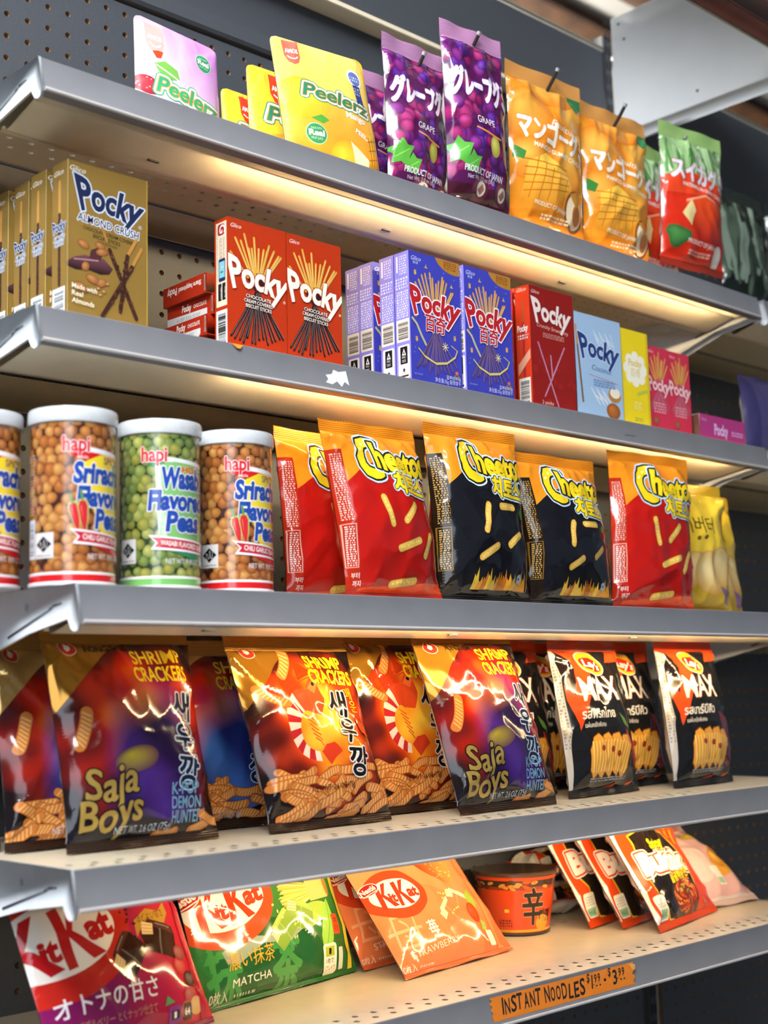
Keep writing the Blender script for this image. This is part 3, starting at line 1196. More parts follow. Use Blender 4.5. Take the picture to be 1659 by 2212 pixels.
def art_red():
    a = new(RED)
    a.text('Glico', 4, 129, 4.2, WHT, shear=.35, w=14)
    a.up()
    sticks(a, 38, 66, 62, 62, 66, C('#e0aa3c'), C('#33191b'), 14, 11, 2.7)
    stick_logo(a, 39, 68, 25, 68, C('#efe9dc'), [(.7, C('#a02814'))], rot=-5, deg=38)
    a.text('®', 72, 59, 3, WHT)
    a.up()
    for i, (t, w) in enumerate((('CHOCOLATE', 33), ('CREAM COVERED', 38), ('BISCUIT STICKS', 34))):
        a.text(t, 39, 57 - i * 5.2, 3.6, C('#f3ece0'), bold=.012, w=w, rot=-3, al='C', out=[(.35, C('#4a1a16'))])
    return a


def art_red_side():
    a = new(RED)
    a.rect(2.6, 46, 20.5, 135, C('#e3d8c0'))
    a.rect(2.2, 2, 20.5, 42, C('#dfe4e8'))
    a.up()
    a.rrect(6, 121, 17, 133, 2.5, C('#b32423'))
    a.up()
    a.text('G', 9, 132, 9, WHT, bold=.02, rot=-90, w=9)
    a.text('DOWNLOAD', 14.5, 118, 2.6, C('#a0604a'), rot=-90, w=22)
    a.text('GLICODE', 8.5, 118, 4.4, C('#b06a50'), rot=-90, w=22)
    a.text('LEARN CODING WITH POCKY!', 3.6, 130, 1.7, C('#b06a50'), rot=-90, w=56)
    a.up()
    a.rrect(7, 72, 18, 96, 1.5, C('#1d2c50'))
    a.up()
    a.rect(8, 76, 17, 93, C('#7cc3e6'))
    a.up()
    a.ell(12, 82, 2.6, 1.2, C('#4f8a4a'))
    a.ell(13, 87, 2.0, 1.0, C('#e9d060'))
    a.rrect(6, 52, 11.5, 70, .8, C('#161a24'))
    a.rrect(12.8, 52, 18.3, 70, .8, C('#161a24'))
    a.up()
    a.text('App Store', 10, 66, 2.2, WHT, rot=-90, w=12)
    a.text('Google Play', 16.8, 66, 2.2, WHT, rot=-90, w=12)
    a.bars(5.5, 5, 18, 39, 30, BLK, 8)
    return a


def art_red_end(kind):
    """short end of a lying red carton, seen from the left"""
    a = new(C('#ae2a10'))
    if kind == 0:
        a.text('Share happiness!', 71, 15.5, 5.2, WHT, bold=.02, rot=180, w=42)
        a.text('Pocky', 26, 17, 7.4, WHT, bold=.035, rot=180, w=18)
    else:
        a.poly([(0, 0), (66, 0), (69, 2.5), (69, 8.5), (0, 9.0)], C('#d9dcdc'))
        a.up()
        a.text('16 SEP 2026 02583', 17, 2.6, 3.6, C('#8b8f92'), w=40)
        a.text('Pocky', 26, 11.8, 7, WHT, bold=.035, w=16)
        a.text('CHOCOLATE', 46, 12.6, 4, WHT, bold=.015, w=22)
    return a


PUR, LAV = C('#3c40ae'), C('#8d85d6')


def icon(a, x, y, k, col):
    if k == 0:
        a.ell(x, y, 2, 2.2, col)
        a.ell(x - 1, y + 2.6, .8, 1.5, col)
        a.ell(x + 1, y + 2.6, .8, 1.5, col)
    elif k == 1:
        a.poly([(x - 3, y - 1), (x + 1, y - 1.4), (x + 3, y - .6), (x + .6, y + .6), (x + .2, y + 4), (x - 1.2, y + .6)], col)
    else:
        a.rect(x - 2.4, y - 2, x + 2.4, y + 1, col)
        for d in (-1.8, 0, 1.8):
            a.rect(x + d - .5, y + 1, x + d + .5, y + 2.6, col)


def art_purple():
    a = new(PUR)
    a.text('Glico', 4, 141, 5, C('#d3d6f2'), shear=.35, w=16)
    a.text('格力高', 7, 137, 2.6, C('#d3d6f2'), w=8)
    a.ell(76, 157, 34, 22, C('#b07a2a'))
    a.up()
    a.small(58, 140, 79, 150, 4, C('#7a3d16'), 4)
    a.up()
    Y = C('#d2a544')
    for x, y, k in ((10, 126, 0), (72, 96, 1), (9, 76, 2), (10, 48, 0), (73, 58, 0), (28, 136, 1), (70, 120, 1)):
        icon(a, x, y, k, Y)
    r = random.Random(2)
    for k in range(14):
        a.ell(r.uniform(3, 78), r.uniform(30, 135), .6, .6, C('#aab4e8'))
    a.up()
    sticks(a, 41, 64, 68, 56, 62, C('#cf9a40'), C('#5a3f80'), 14, 21, 2.7)
    sw = [(3, 72), (10, 66), (17, 54), (24, 44)]
    a.line(sw, 3.0, C('#b9b48c'))
    a.up()
    sw = [(12, 38), (22, 30), (40, 24), (58, 27), (72, 36), (76, 44), (66, 49)]
    for i in range(len(sw) - 1):
        a.cap(sw[i][0], sw[i][1], sw[i + 1][0], sw[i + 1][1], 1.6 + .6 * (2 - abs(i - 2)), C('#d3c274'))
    a.up()
    for q in range(8):
        t = q * math.pi / 4
        a.cap(56, 46, 56 + 5 * math.cos(t), 46 + 5 * math.sin(t), .8, C('#e8dc9a'))
    a.up()
    for x, y, c in ((74, 17, '#c7303a'), (71, 13, '#26345e'), (77, 13, '#1c2850')):
        a.ball(x, y, 3, 3, mix(C(c), WHT, .25), C(c), 10)
        a.up()
    stick_logo(a, 41, 82, 24, 70, C('#b61c22'), [(1.6, C('#efeaf4'))], rot=-4, deg=42)
    a.text('百奇', 40, 62, 15, C('#b61c22'), bold=.02, w=33, al='C', rot=-2, out=[(1.2, C('#efeaf4'))])
    a.up()
    a.text('蓝莓树莓味', 80, 8.5, 3.6, C('#cfd2ee'), w=24, al='R')
    a.text('净含量:55g 装饰饼干', 80, 3, 4.2, C('#cfd2ee'), w=43, al='R')
    a.text('图片仅供参考', 4, 7, 1.6, C('#9aa0d8'), w=13)
    return a


def art_purple_side():
    a = new(LAV)
    P = C('#6a62c8')
    W2 = C('#ddd9ee')
    a.rect(3, 128, 6, 147, W2)
    a.small(8, 125, 20, 148, 8, W2, 3)
    a.small(2, 108, 21, 122, 4, W2, 6)
    a.small(3, 74, 21, 106, 11, W2, 9, .7)
    a.rrect(1.5, 46, 22, 72, 1, C('#e6dfcd'))
    a.rrect(3, 3, 21.5, 42, 2, C('#eeeae2'))
    a.up()
    a.bars(4, 49, 20, 69, 16, C('#3a3340'), 12)
    a.rect(6.5, 20, 18, 40, C('#14141a'))
    a.up()
    a.poly([(9, 30), (15.5, 30), (12.2, 38)], WHT)
    a.up()
    a.poly([(11, 31.5), (13.6, 31.5), (12.2, 35)], C('#14141a'))
    a.text('FSC', 12.2, 26.5, 2.4, WHT, al='C', w=6)
    a.small(9, 22, 15, 25.5, 2, C('#bdbac8'))
    a.ell(12, 13, 1.8, 2, C('#3a3a40'))
    a.rect(6, 5, 19, 7, C('#3a1c1c'))
    a.up()
    for k in range(5):
        a.cap(12, 12, 8 + k * 2, 8, .3, C('#3a3a40'))
    return a


def art_strawberry():
    a = new(C('#8f1713'))
    r = random.Random(8)
    for k in range(16):
        a.ball(r.uniform(0, 88), r.uniform(0, 70), r.uniform(4, 12), r.uniform(4, 10), C('#a3241c'), C('#861410'), 10)
        a.up(.3)
    a.text('Glico', 4, 147, 4.5, C('#f0c8c0'), shear=.35, w=16)
    a.up()
    for x0, y0, x1, y1 in ((14, 84, 50, 6), (66, 84, 24, 16), (38, 70, 40, 40)):
        a.cap(x0, y0, x1, y1, 2.6, C('#b06a8c'))
        a.up()
        a.cap(x0 + .5, y0, x1 + .5, y1, .7, C('#d9a0b8'))
        a.up()
    stick_logo(a, 43, 114, 23, 64, C('#f1dcd6'), [(.8, C('#6a0e10'))], rot=-3, deg=38)
    a.text('Crunchy Strawberry', 44, 103, 5, C('#eab8b0'), shear=.2, w=62, rot=-3, al='C')
    a.small(24, 92, 66, 99, 3, C('#c98078'), 4)
    a.text('2 packs', 18, 6, 4.5, C('#e8c0b8'), w=22)
    return a


def art_strawberry_side():
    a = new(C('#d03a1a'))
    a.text('Glico', 3, 150, 4.5, C('#f4d8cc'), shear=.35, w=16)
    a.cap(12, 110, 12, 135, 3.4, C('#a8502c'))
    a.cap(12, 40, 12, 108, 3.4, C('#a0242c'))
    a.poly([(2, 42), (22, 62), (22, 74), (2, 56)], C('#e0a080'))
    a.up()
    a.text('Pocky', 11, 98, 8, WHT, bold=.03, w=17, al='C')
    a.small(3, 88, 20, 95, 2, WHT)
    a.rect(2.5, 2, 21, 38, C('#e8e2d8'))
    a.up()
    a.bars(5, 5, 19, 35, 26, BLK, 6)
    return a


def art_coconut():
    a = new(C('#9fbddd'))
    a.rect(50, 138, 98, 144, C('#e08a5a'))
    a.rect(0, 0, 98, 5, C('#7fa3cf'))
    a.up()
    a.cap(2, 120, 12, 20, 3.6, C('#7a5638'))
    a.cap(2, 120, 4, 96, 3.6, C('#c88a3a'))
    for k in range(10):
        a.cap(40 + k * 4, 118 - (k % 3) * 4, 48 + k * 4, 102 - (k % 2) * 4, 1.2, C('#dfe8ee'))
    for k in range(12):
        a.cap(30 + k * 3, 40 - (k % 4) * 3, 42 + k * 3, 26 - (k % 3) * 3, 1.4, C('#e8ecec'))
    a.up()
    a.ball(76, 14, 15, 11, C('#c97a30'), C('#8a4a1e'), 18)
    a.up()
    a.ell(80, 36, 14, 10, C('#b8813c'))
    a.up()
    a.ell(81, 39, 11, 7, C('#efe6d2'))
    stick_logo(a, 50, 82, 24, 74, C('#233a78'), [(1.2, C('#c8daf0'))], rot=-4, deg=38)
    a.text('Coconut', 54, 64, 7, C('#4f7098'), shear=.2, w=42, al='C', rot=-3)
    a.line([(26, 58), (88, 52)], .8, C('#d08a80'))
    a.small(36, 44, 82, 54, 3, C('#6b8cb8'), 5)
    return a


def art_yellow():
    a = new(C('#eed31c'))
    a.ell(30, 80, 22, 20, C('#f5f0dc'))
    for t in range(8):
        a.ell(30 + 19 * math.cos(t * .785), 80 + 17 * math.sin(t * .785), 8, 8, C('#f5f0dc'))
    a.cap(34, 46, 54, 52, 5, C('#b9c24a'))
    a.rect(56, 0, 62, 140, C('#d9bd14'))
    a.up()
    a.text('Pocky', 30, 84, 9, C('#e2c860'), bold=.03, w=30, al='C')
    a.text('百奇', 30, 70, 9, C('#e2c860'), w=22, al='C')
    a.small(24, 24, 42, 36, 4, C('#f2e690'), 5)
    a.small(24, 8, 44, 14, 2, C('#7aa03a'), 8)
    return a


def art_pink():
    a = new(C('#d0324e'))
    sticks(a, 26, 60, 56, 34, 44, C('#dc9a3a'), C('#c8506a'), 10, 31, 2.8)
    stick_logo(a, 26, 60, 16, 46, C('#f0c4c8'), [(.8, C('#b82840'))], rot=-3, deg=36)
    a.text('Glico', 3, 112, 4, C('#f4cdd2'), shear=.3, w=13)
    a.small(12, 28, 40, 44, 4, C('#eca4ae'), 5)
    a.ball(16, 16, 6, 6, C('#5f8a3a'), C('#b02a40'), 10)
    return a


def art_magenta_end():
    a = new(C('#b0367c'))
    a.text('Glico', 4, 27, 4, C('#d8a8d8'), shear=.3, w=14)
    a.text('Pocky', 54, 10, 15, C('#dcb4e0'), bold=.04, w=36, al='C')
    a.small(82, 12, 112, 20, 2, C('#d8a8d8'), 5)
    a.rect(0, 0, 120, 5, C('#c8285c'))
    return a


# cans ------------------------------------------------
def pea_art(R, H, dark, pal, seed):
    a = new(dark)
    r = random.Random(seed)
    y, row = 8, 0
    span = R * 1000 * math.pi
    while y < H - 12:
        x = -2 + (row % 2) * 5.4
        while x < span + 6:
            c0, c1 = r.choice(pal)
            s_ = r.uniform(4.9, 6.4)
            a.L = 1 + r.random() * 3
            a.ball(x + r.uniform(-2, 2), y + r.uniform(-2, 2), s_, s_ * r.uniform(.88, 1.05), C(c0), C(c1), 12, wob=.05)
            x += 10.6
        y += 8.4
        row += 1
    a.L = 5
    return a


def chili(a, x, y, s, rot):
    q = math.radians(rot)

    def T(p):
        return [(x + s * (u * math.cos(q) - v * math.sin(q)), y + s * (u * math.sin(q) + v * math.cos(q))) for u, v in p]
    body = [(-3, 0), (-2, 3), (2, 3), (3.4, 0), (2.6, -8), (.6, -16), (-1.8, -8)]
    a.poly(T([(u * 1.3, v * 1.08 + .8) for u, v in body]), C('#a8b86a'))
    a.up()
    a.poly(T(body), C('#c1272d'))
    a.poly(T([(-.6, 3), (-1.6, 9), (.4, 9), (.8, 3)]), C('#5f8a3a'))
    a.up()
    a.poly(T([(-1.6, 0), (-.8, 1), (-.4, -7)]), C('#e2685c'))
    a.up()


def art_can(kind, H=155, R=0.0366):
    """half a label, u = 0..pi R in mm from the left silhouette; the middle of the label faces the aisle"""
    red = kind == 'sriracha'
    pal = ([('#c98a4a', '#8f5526'), ('#d09a58', '#95602c'), ('#b97238', '#7d441c'), ('#c28044', '#6f3c1c')] if red else
           [('#9aa45a', '#5f6f34'), ('#b5b268', '#74803c'), ('#86984e', '#4c6030'), ('#a4a04a', '#6a7034')])
    R, R1 = 0.0468, R
    pea = pea_art(R1, H, C('#3a2016') if red else C('#26331c'), pal, 3 if red else 8)
    a = new(pea.base)
    a.L = 5
    band = C('#c3191c') if red else C('#6fae5f')
    X1 = R * 1000 * math.pi
    for y0, y1, c in ((0, 10, band), (10, 12.2, C('#e9e7ec')), (H - 13, H - 10.5, C('#e9e7ec')), (H - 10.5, H, band)):
        a.rect(-1, y0, X1 + 1, y1, c)
    a.up()
    x0 = 76 if red else 66
    bg = C('#e6cb2c') if red else C('#79b26a')
    bnd = C('#c3191c') if red else C('#2f7d54')
    a.poly([(x0 - 5, 124), (x0 + 6, 116), (X1 + 1, 112), (X1 + 1, 100), (x0 + 12, 108), (x0 - 5, 112)], bnd)
    a.poly([(x0 - 3, 126), (x0 + 12, 120), (X1 + 1, 116), (X1 + 1, 112), (x0 + 8, 116)], C('#e9e7ec'))
    a.up()
    if red:
        a.poly([(x0 + 2, 104), (x0 + 30, 114), (X1 + 1, 112), (X1 + 1, 40), (x0 + 30, 46), (x0 + 22, 62)], bg)
    else:
        a.poly([(x0 + 2, 112), (x0 + 24, 116), (X1 + 1, 112), (X1 + 1, 40), (x0 + 8, 46)], bg)
        a.poly([(x0 + 2, 112), (x0 + 8, 112), (x0 + 16, 46), (x0 + 6, 46)], C('#bcd8b8'))
    a.up()
    a.text('hapi', x0 - 14 if red else x0 - 14, 116, 13, C('#c4202c'), bold=.03, w=30, out=[(.6, C('#e8d8d8'))])
    a.text('snacks', x0 + 2, 109.5, 3, WHT, w=12)
    a.up()
    a.text('SPICY' if red else 'HOT', x0 + 34, 106, 6, C('#8a5a1e') if red else C('#c13a22'), bold=.03, w=26, out=[(.5, C('#e9d078'))])
    blu, o = C('#1d47a0'), [(1.5, C('#eae6f2')), (.5, C('#16224e'))]
    if red:
        for t, x, y, h, w in (('Sriracha', x0 - 2, 89, 17, 72), ('Flavored', x0 + 2, 69, 16, 72), ('Peas', x0 + 22, 50, 16, 40)):
            a.text(t, x, y, h, blu, bold=.03, w=w, shear=.12, out=o)
            a.up()
        chili(a, x0 - 2, 66, 1.5, 14)
        chili(a, x0 + 8, 68, 1.6, 4)
    else:
        for t, x, y, h, w in (('Wasabi', x0 + 10, 92, 18, 58), ('Flavored', x0 - 6, 72, 17, 76), ('Peas', x0 + 14, 53, 17, 46)):
            a.text(t, x, y, h, blu, bold=.03, w=w, shear=.12, out=o)
            a.up()
    a.poly([(x0 - 6, 49), (X1 + 1, 43), (X1 + 1, 32), (x0 - 3, 36), (x0 + 3, 42)], C('#e9e7ec'))
    a.up()
    a.poly([(x0 - 2, 47), (X1 + 1, 41.6), (X1 + 1, 33.4), (x0 + 1, 38), (x0 + 5, 42)], C('#b81f38'))
    a.up()
    a.text('CHILI GARLIC FLAVORED PEAS' if red else 'WASABI FLAVORED GREEN PEAS', x0 + 8, 40.0, 4.6, WHT, bold=.015, w=78, rot=-4)
    a.poly([(x0 + 16, 35), (X1 + 1, 31), (X1 + 1, 18), (x0 + 46, 28)], bnd)
    a.text('NET WT. 9.90 OZ (280g)', x0 + 14, 23, 4.6, C('#dad6de'), w=62)
    hx = 36 if red else 28
    a.rect(hx - 8, 24, hx + 17, 46, C('#d6d2d2'))
    a.rect(14, 24, 27, 58, C('#cfd6de')) if red else None
    a.up()
    a.poly([(hx - 6, 36), (hx + 4.5, 43), (hx + 15, 36), (hx + 4.5, 29)], BLK)
    if red:
        a.bars(16, 27, 25, 55, 30, C('#555a62'), 5)
        a.small(12, 62, 26, 116, 20, C('#c8a890'), 5, .5)
    a.up()
    a.text('حلال', hx + 4.5, 34.5, 5.5, C('#e2dede'), w=10, al='C')
    a.small(hx - 6, 25.5, hx + 15, 28, 1, C('#8a8688'))
    pea.items += scaled(a, R1 / R, 1.0).items
    return pea


# cheese puff bags ------------------------------------------------
def puff(a, x0, y0, x1, y1, w=7.5):
    r = random.Random(int(x0 * 7 + y0))
    a.cap(x0, y0, x1, y1, w + 1.2, C('#8a5a1c'))
    a.up()
    a.cap(x0, y0, x1, y1, w, C('#d9ae4c'))
    a.up()
    n = 7
    for i in range(n):
        t = (i + .5) / n
        a.ball(x0 + (x1 - x0) * t + r.uniform(-1, 1), y0 + (y1 - y0) * t + r.uniform(-1, 1), w * .38, w * .34, C('#efd27c'), C('#d2a544'), 8)
        a.up(.4)
    a.up()


def puff_logo(a, x, y, s, rot=-4):
    big = [(4.4 * s, C('#b9cfe4')), (2.4 * s, C('#1a1410'))]
    a.text('C', x - 46 * s, y - 13 * s, 43 * s, C('#e3c41c'), bold=.05, w=34 * s, shear=.05, rot=rot, out=big)
    a.up()
    a.text('heetos', x - 20 * s, y - 4 * s, 28 * s, C('#e3c41c'), bold=.045, w=88 * s, rot=rot, warp=wavy(.10, .8, 2.6), out=big)
    a.up()
    a.text('치토스', x - 2 * s, y - 29 * s, 17 * s, C('#e3c41c'), bold=.05, w=54 * s, rot=rot, shear=.1, out=[(4 * s, C('#b9cfe4')), (2.2 * s, C('#1a1410'))])
    a.up()
    for k, (dx, dy) in enumerate(((-38, 15), (-30, 22))):
        a.ell(x + dx * s, y + dy * s, 3 * s, 1.2 * s, C('#f6ecaa'), 40)
    a.up()


def art_puff(kind, W=150, H=190):
    red = kind == 'red'
    low = C('#a9150f') if red else C('#14141a')
    org = C('#e0851a')
    a = new(org)
    arc = lambda x: (H * .60 + 30 * math.sin(max(0, min(1, (x - 6) / 60)) * math.pi / 2)) if x < 66 else H * .60 + 30 - (x - 66) * .10
    a.strip(list(np.linspace(-1, W + 1, 40)), lambda x: -1, arc, low)
    a.up()
    a.rect(-1, 0, 15, H * .82, C('#a82612') if red else C('#20160f'))
    a.up()
    a.rect(1, H * .16, 14, H * .40, C('#d9a090') if red else C('#7a5a20'))
    a.up()
    a.rect(2, H * .165, 13, H * .395, C('#a82612') if red else C('#20160f'))
    a.up()
    a.small(3, H * .17, 12, H * .39, 18, C('#e8c4b8') if red else C('#b8934c'), 3)
    a.small(2.5, H * .42, 13, H * .80, 30, C('#e0b0a0') if red else C('#a88444'), 9)
    if red:
        a.text('부터', 6, 20, 4.5, WHT, w=9)
        a.text('까지', 8, 12, 4.5, WHT, w=9)
        a.strip(list(np.linspace(15, W + 1, 12)), lambda x: -1, lambda x: 10 + (x - 15) * .06, C('#e04a18'))
    else:
        r = random.Random(6)
        for k in range(13):
            x = 46 + k * 7 + r.uniform(-2, 2)
            h = r.uniform(12, 24)
            a.poly([(x - 5, 12), (x + 5, 12), (x + 3, 12 + h * .5), (x + 1, 12 + h), (x - 1, 12 + h * .55), (x - 3.4, 12 + h * .7)], C(r.choice(('#d9962a', '#e6b93c', '#b86a1e'))))
            a.up(.3)
        a.line([(W - 22, 12), (W - 10, 12), (W - 14, 84)], 1.4, C('#d07a1e'))
        a.rect(15, 0, W, 5, C('#2a1c10'))
        a.poly([(W - 26, 96), (W - 18, 104), (W - 12, 92), (W - 20, 88)], C('#4f8a3a'))
        for q in range(5):
            a.ell(W - 30 + 3.2 * math.cos(q * 1.26), 24 + 3.2 * math.sin(q * 1.26), 2.2, 2.2, C('#a8b8c8'))
        a.ell(W - 30, 24, 1.2, 1.2, C('#14141a'))
    a.up()
    if red:
        for p in ((56, 104, 63, 76), (84, 80, 104, 98), (70, 50, 104, 60), (60, 14, 96, 18), (112, 44, 126, 66)):
            puff(a, *p)
    else:
        for p in ((66, 100, 56, 72), (86, 99, 112, 100), (50, 44, 74, 56), (98, 58, 118, 70)):
            puff(a, *p)
    puff_logo(a, 80, H * .745, 1.0)
    return a


def art_chips():
    a = new(C('#e3bf35'))
    W, H = 150, 195
    a.rect(-1, 0, W + 1, 60, C('#b9972a'))
    a.up()
    a.poly([(20, 150), (62, 150), (42, 178), (26, 172)], C('#b32a1c'))
    a.text('허니버터', 8, 118, 20, C('#4a3413'), w=96)
    a.up()
    a.text('해태', 28, 156, 9, WHT, bold=.02, w=20)
    for x, y, rx, ry, ro in ((40, 60, 40, 26, 30), (84, 58, 36, 30, -30), (120, 70, 30, 30, 10)):
        a.ball(x, y, rx, ry, C('#efdca0'), C('#c99a48'), 20, rot=ro, wob=.06)
        a.up()
    for x, y in ((62, 108), (78, 110)):
        a.ell(x, y, 4.5, 2.8, C('#6a4a18'), 30)
    a.poly([(110, 40), (128, 16), (138, 14), (132, 34)], C('#7a5a86'))
    return a


# shrimp cracker bags ------------------------------------------------
def cracker(a, x, y, L, w, rot, bend=0.0):
    q = math.radians(rot)
    n = 8
    pts = []
    for i in range(n + 1):
        t = i / n - .5
        u, v = t * L, bend * L * (t * t * 4 - 1)
        pts.append((x + u * math.cos(q) - v * math.sin(q), y + u * math.sin(q) + v * math.cos(q)))
    for ww, c in ((w + 1.0, C('#7a3e16')), (w, C('#c77a38'))):
        a.line(pts, ww, c)
        a.up(.4)
    a.hold += 1
    for i in range(n):
        p0, p1 = pts[i], pts[i + 1]
        mx, my = (p0[0] + p1[0]) / 2, (p0[1] + p1[1]) / 2
        d = math.atan2(p1[1] - p0[1], p1[0] - p0[0]) + 1.15
        a.cap(mx - math.cos(d) * w * .36, my - math.sin(d) * w * .36, mx + math.cos(d) * w * .36, my + math.sin(d) * w * .36, L / n * .42, C('#e3ab68'))
    a.hold -= 1
    a.up(.4)


def cracker_heap(a, W, seed, top=60, x0=12):
    r = random.Random(seed)
    for k in range(34):
        t = k / 33
        y = top * (1 - t) * .9 + 8 + r.uniform(-4, 4)
        x = r.uniform(x0, W - 10)
        cracker(a, x, y * (1 - .25 * abs(x - W / 2) / (W / 2)), r.uniform(26, 40), r.uniform(7.5, 9.5), r.uniform(-35, 35), r.uniform(-.08, .10))


def swoosh(a, W, H, gold, body):
    """gold shoulder over a dark body, edge curving up from the left"""
    f = lambda x: H * .60 + (H * .335) * math.sin(max(0, min(1, x / (W * .62))) * math.pi / 2)
    a.strip(list(np.linspace(-1, W + 1, 44)), lambda x: -1, f, body)
    a.up()


def fire(cx, cy, rx, ry, stops):
    st = [(p, np.array(c)) for p, c in stops]

    def f(u, v):
        d = math.hypot((u - cx) / rx, (v - cy) / ry)
        d += .10 * math.sin(u * .11 + v * .05) + .06 * math.sin(v * .17 - u * .06)
        for (p0, c0), (p1, c1) in zip(st[:-1], st[1:]):
            if d <= p1:
                t = max(0, (d - p0) / (p1 - p0))
                return tuple(c0 + (c1 - c0) * t)
        return tuple(st[-1][1])
    return f


DARK = C('#170f10')
FIRE = [(0, C('#f6d94a')), (.35, C('#ee9420')), (.62, C('#c43a14')), (.85, C('#5a1710')), (1.1, DARK)]
GOLDF = C('#b07c28', 0.55)
GOLDL = C('#c09a58', 0.45)


def drop_logo(a, x, y, s=1.0):
    a.ell(x, y, 9 * s, 7.6 * s, C('#e9d8c0'))
    a.up()
    a.ell(x, y, 8.2 * s, 6.9 * s, C('#c9301c'))
    a.up()
    a.poly([(x - 1 * s, y + 5.6 * s), (x + 3.4 * s, y + 2 * s), (x + 2.6 * s, y - 1.8 * s), (x - .6 * s, y - 2.8 * s), (x - 3 * s, y - .4 * s)], WHT)
    a.up()


def hangul(a, W, H, ocol=C('#e9e6ea'), icol=BLK, xs=(.58, .62, .63)):
    for t, x, y, h, r in (('새', W * xs[0], H * .56, 22, -8), ('우', W * xs[1], H * .415, 20, -6), ('깡', W * xs[2], H * .245, 23, -6)):
        a.text(t, x, y, h, icol, bold=.03, rot=r, w=h * 1.15, shear=.1, out=[(2.4, ocol)])
        a.up()


def art_shrimp(W=165, H=208):
    a = new(GOLDF)
    body = fire(W * .52, H * .50, W * .52, H * .46, FIRE)
    swoosh(a, W, H, GOLDF, body)
    for p in (((W * .30, H * .60), (W * .24, H * .72), (W * .27, H * .80), (W * .36, H * .66)), ((W * .42, H * .74), (W * .45, H * .86), (W * .55, H * .78))):
        a.poly(list(p), C('#b8330f'))
    a.up()
    # curled shrimp: tapering banded back, head with feelers at the top, tail fan below
    cx, cy = W * .40, H * .50
    n = 15
    k = lambda t, r: (cx + r * math.cos(t) * .80, cy + r * math.sin(t) * 1.05)
    a.hold += 1
    for i in range(n):
        t0, t1 = math.radians(66 + i * 13.6), math.radians(66 + (i + 1) * 13.6)
        w0, w1 = 27 - i * 1.15, 27 - (i + 1) * 1.15
        c = C('#cc4422') if i < 4 else (C('#b3262a') if i % 2 else C('#e6d2c6'))
        a.convex([k(t0, 38 - w0), k(t0, 38), k(t1, 38), k(t1, 38 - w1)], c)
    a.hold -= 1
    a.L += .06
    a.poly([(cx + 4, cy + 12), (cx + 8, cy + 42), (cx + 20, cy + 54), (cx + 36, cy + 58), (cx + 26, cy + 44), (cx + 28, cy + 28), (cx + 18, cy + 10)], C('#d24a24'))
    a.poly([(cx + 2, cy - 30), (cx + 12, cy - 44), (cx + 22, cy - 36), (cx + 32, cy - 30), (cx + 24, cy - 20), (cx + 12, cy - 22)], C('#c63a20'))
    a.up()
    a.poly([(cx + 10, cy + 40), (cx + 20, cy + 49), (cx + 27, cy + 46), (cx + 18, cy + 34)], C('#e2703a'))
    a.ell(cx + 20, cy + 45, 2.2, 2.2, BLK)
    for q in range(6):
        a.cap(cx - 8 + q * 1.5, cy + 10 - q * 5, cx + 2 + q * 1.2, cy + 4 - q * 5.5, 1.5, C('#cf5a26'))
    for dd in (0, 6):
        a.line([(cx + 32, cy + 56), (cx + 14, cy + 58 - dd), (cx - 14, cy + 48 - dd), (cx - 38, cy + 26 - dd)], .9, C('#a8391a'))
    a.up()
    cracker(a, W * .36, H * .86, 44, 11, 62, .13)
    cracker(a, W * .17, H * .66, 32, 10, -35, .06)
    cracker_heap(a, W, 4)
    drop_logo(a, W * .13, H * .905)
    a.text('SHRIMP', W * .52, H * .81, 14, C('#e6d21e'), bold=.03, w=52, rot=-3)
    a.text('CRACKERS', W * .51, H * .725, 15, C('#e6d21e'), bold=.03, w=62, rot=-3)
    a.up()
    a.text('매', W * .77, H * .63, 11, C('#e6c41e'), w=11)
    a.text('운', W * .79, H * .56, 11, C('#e6c41e'), w=11)
    a.poly([(W * .80, H * .53), (W * .88, H * .50), (W * .91, H * .43), (W * .84, H * .45)], C('#d0481c'))
    hangul(a, W, H)
    a.text('NET WT. 2.6 OZ (75g)', W * .30, H * .165, 5.4, C('#3a1e12'), w=58, rot=2)
    return a


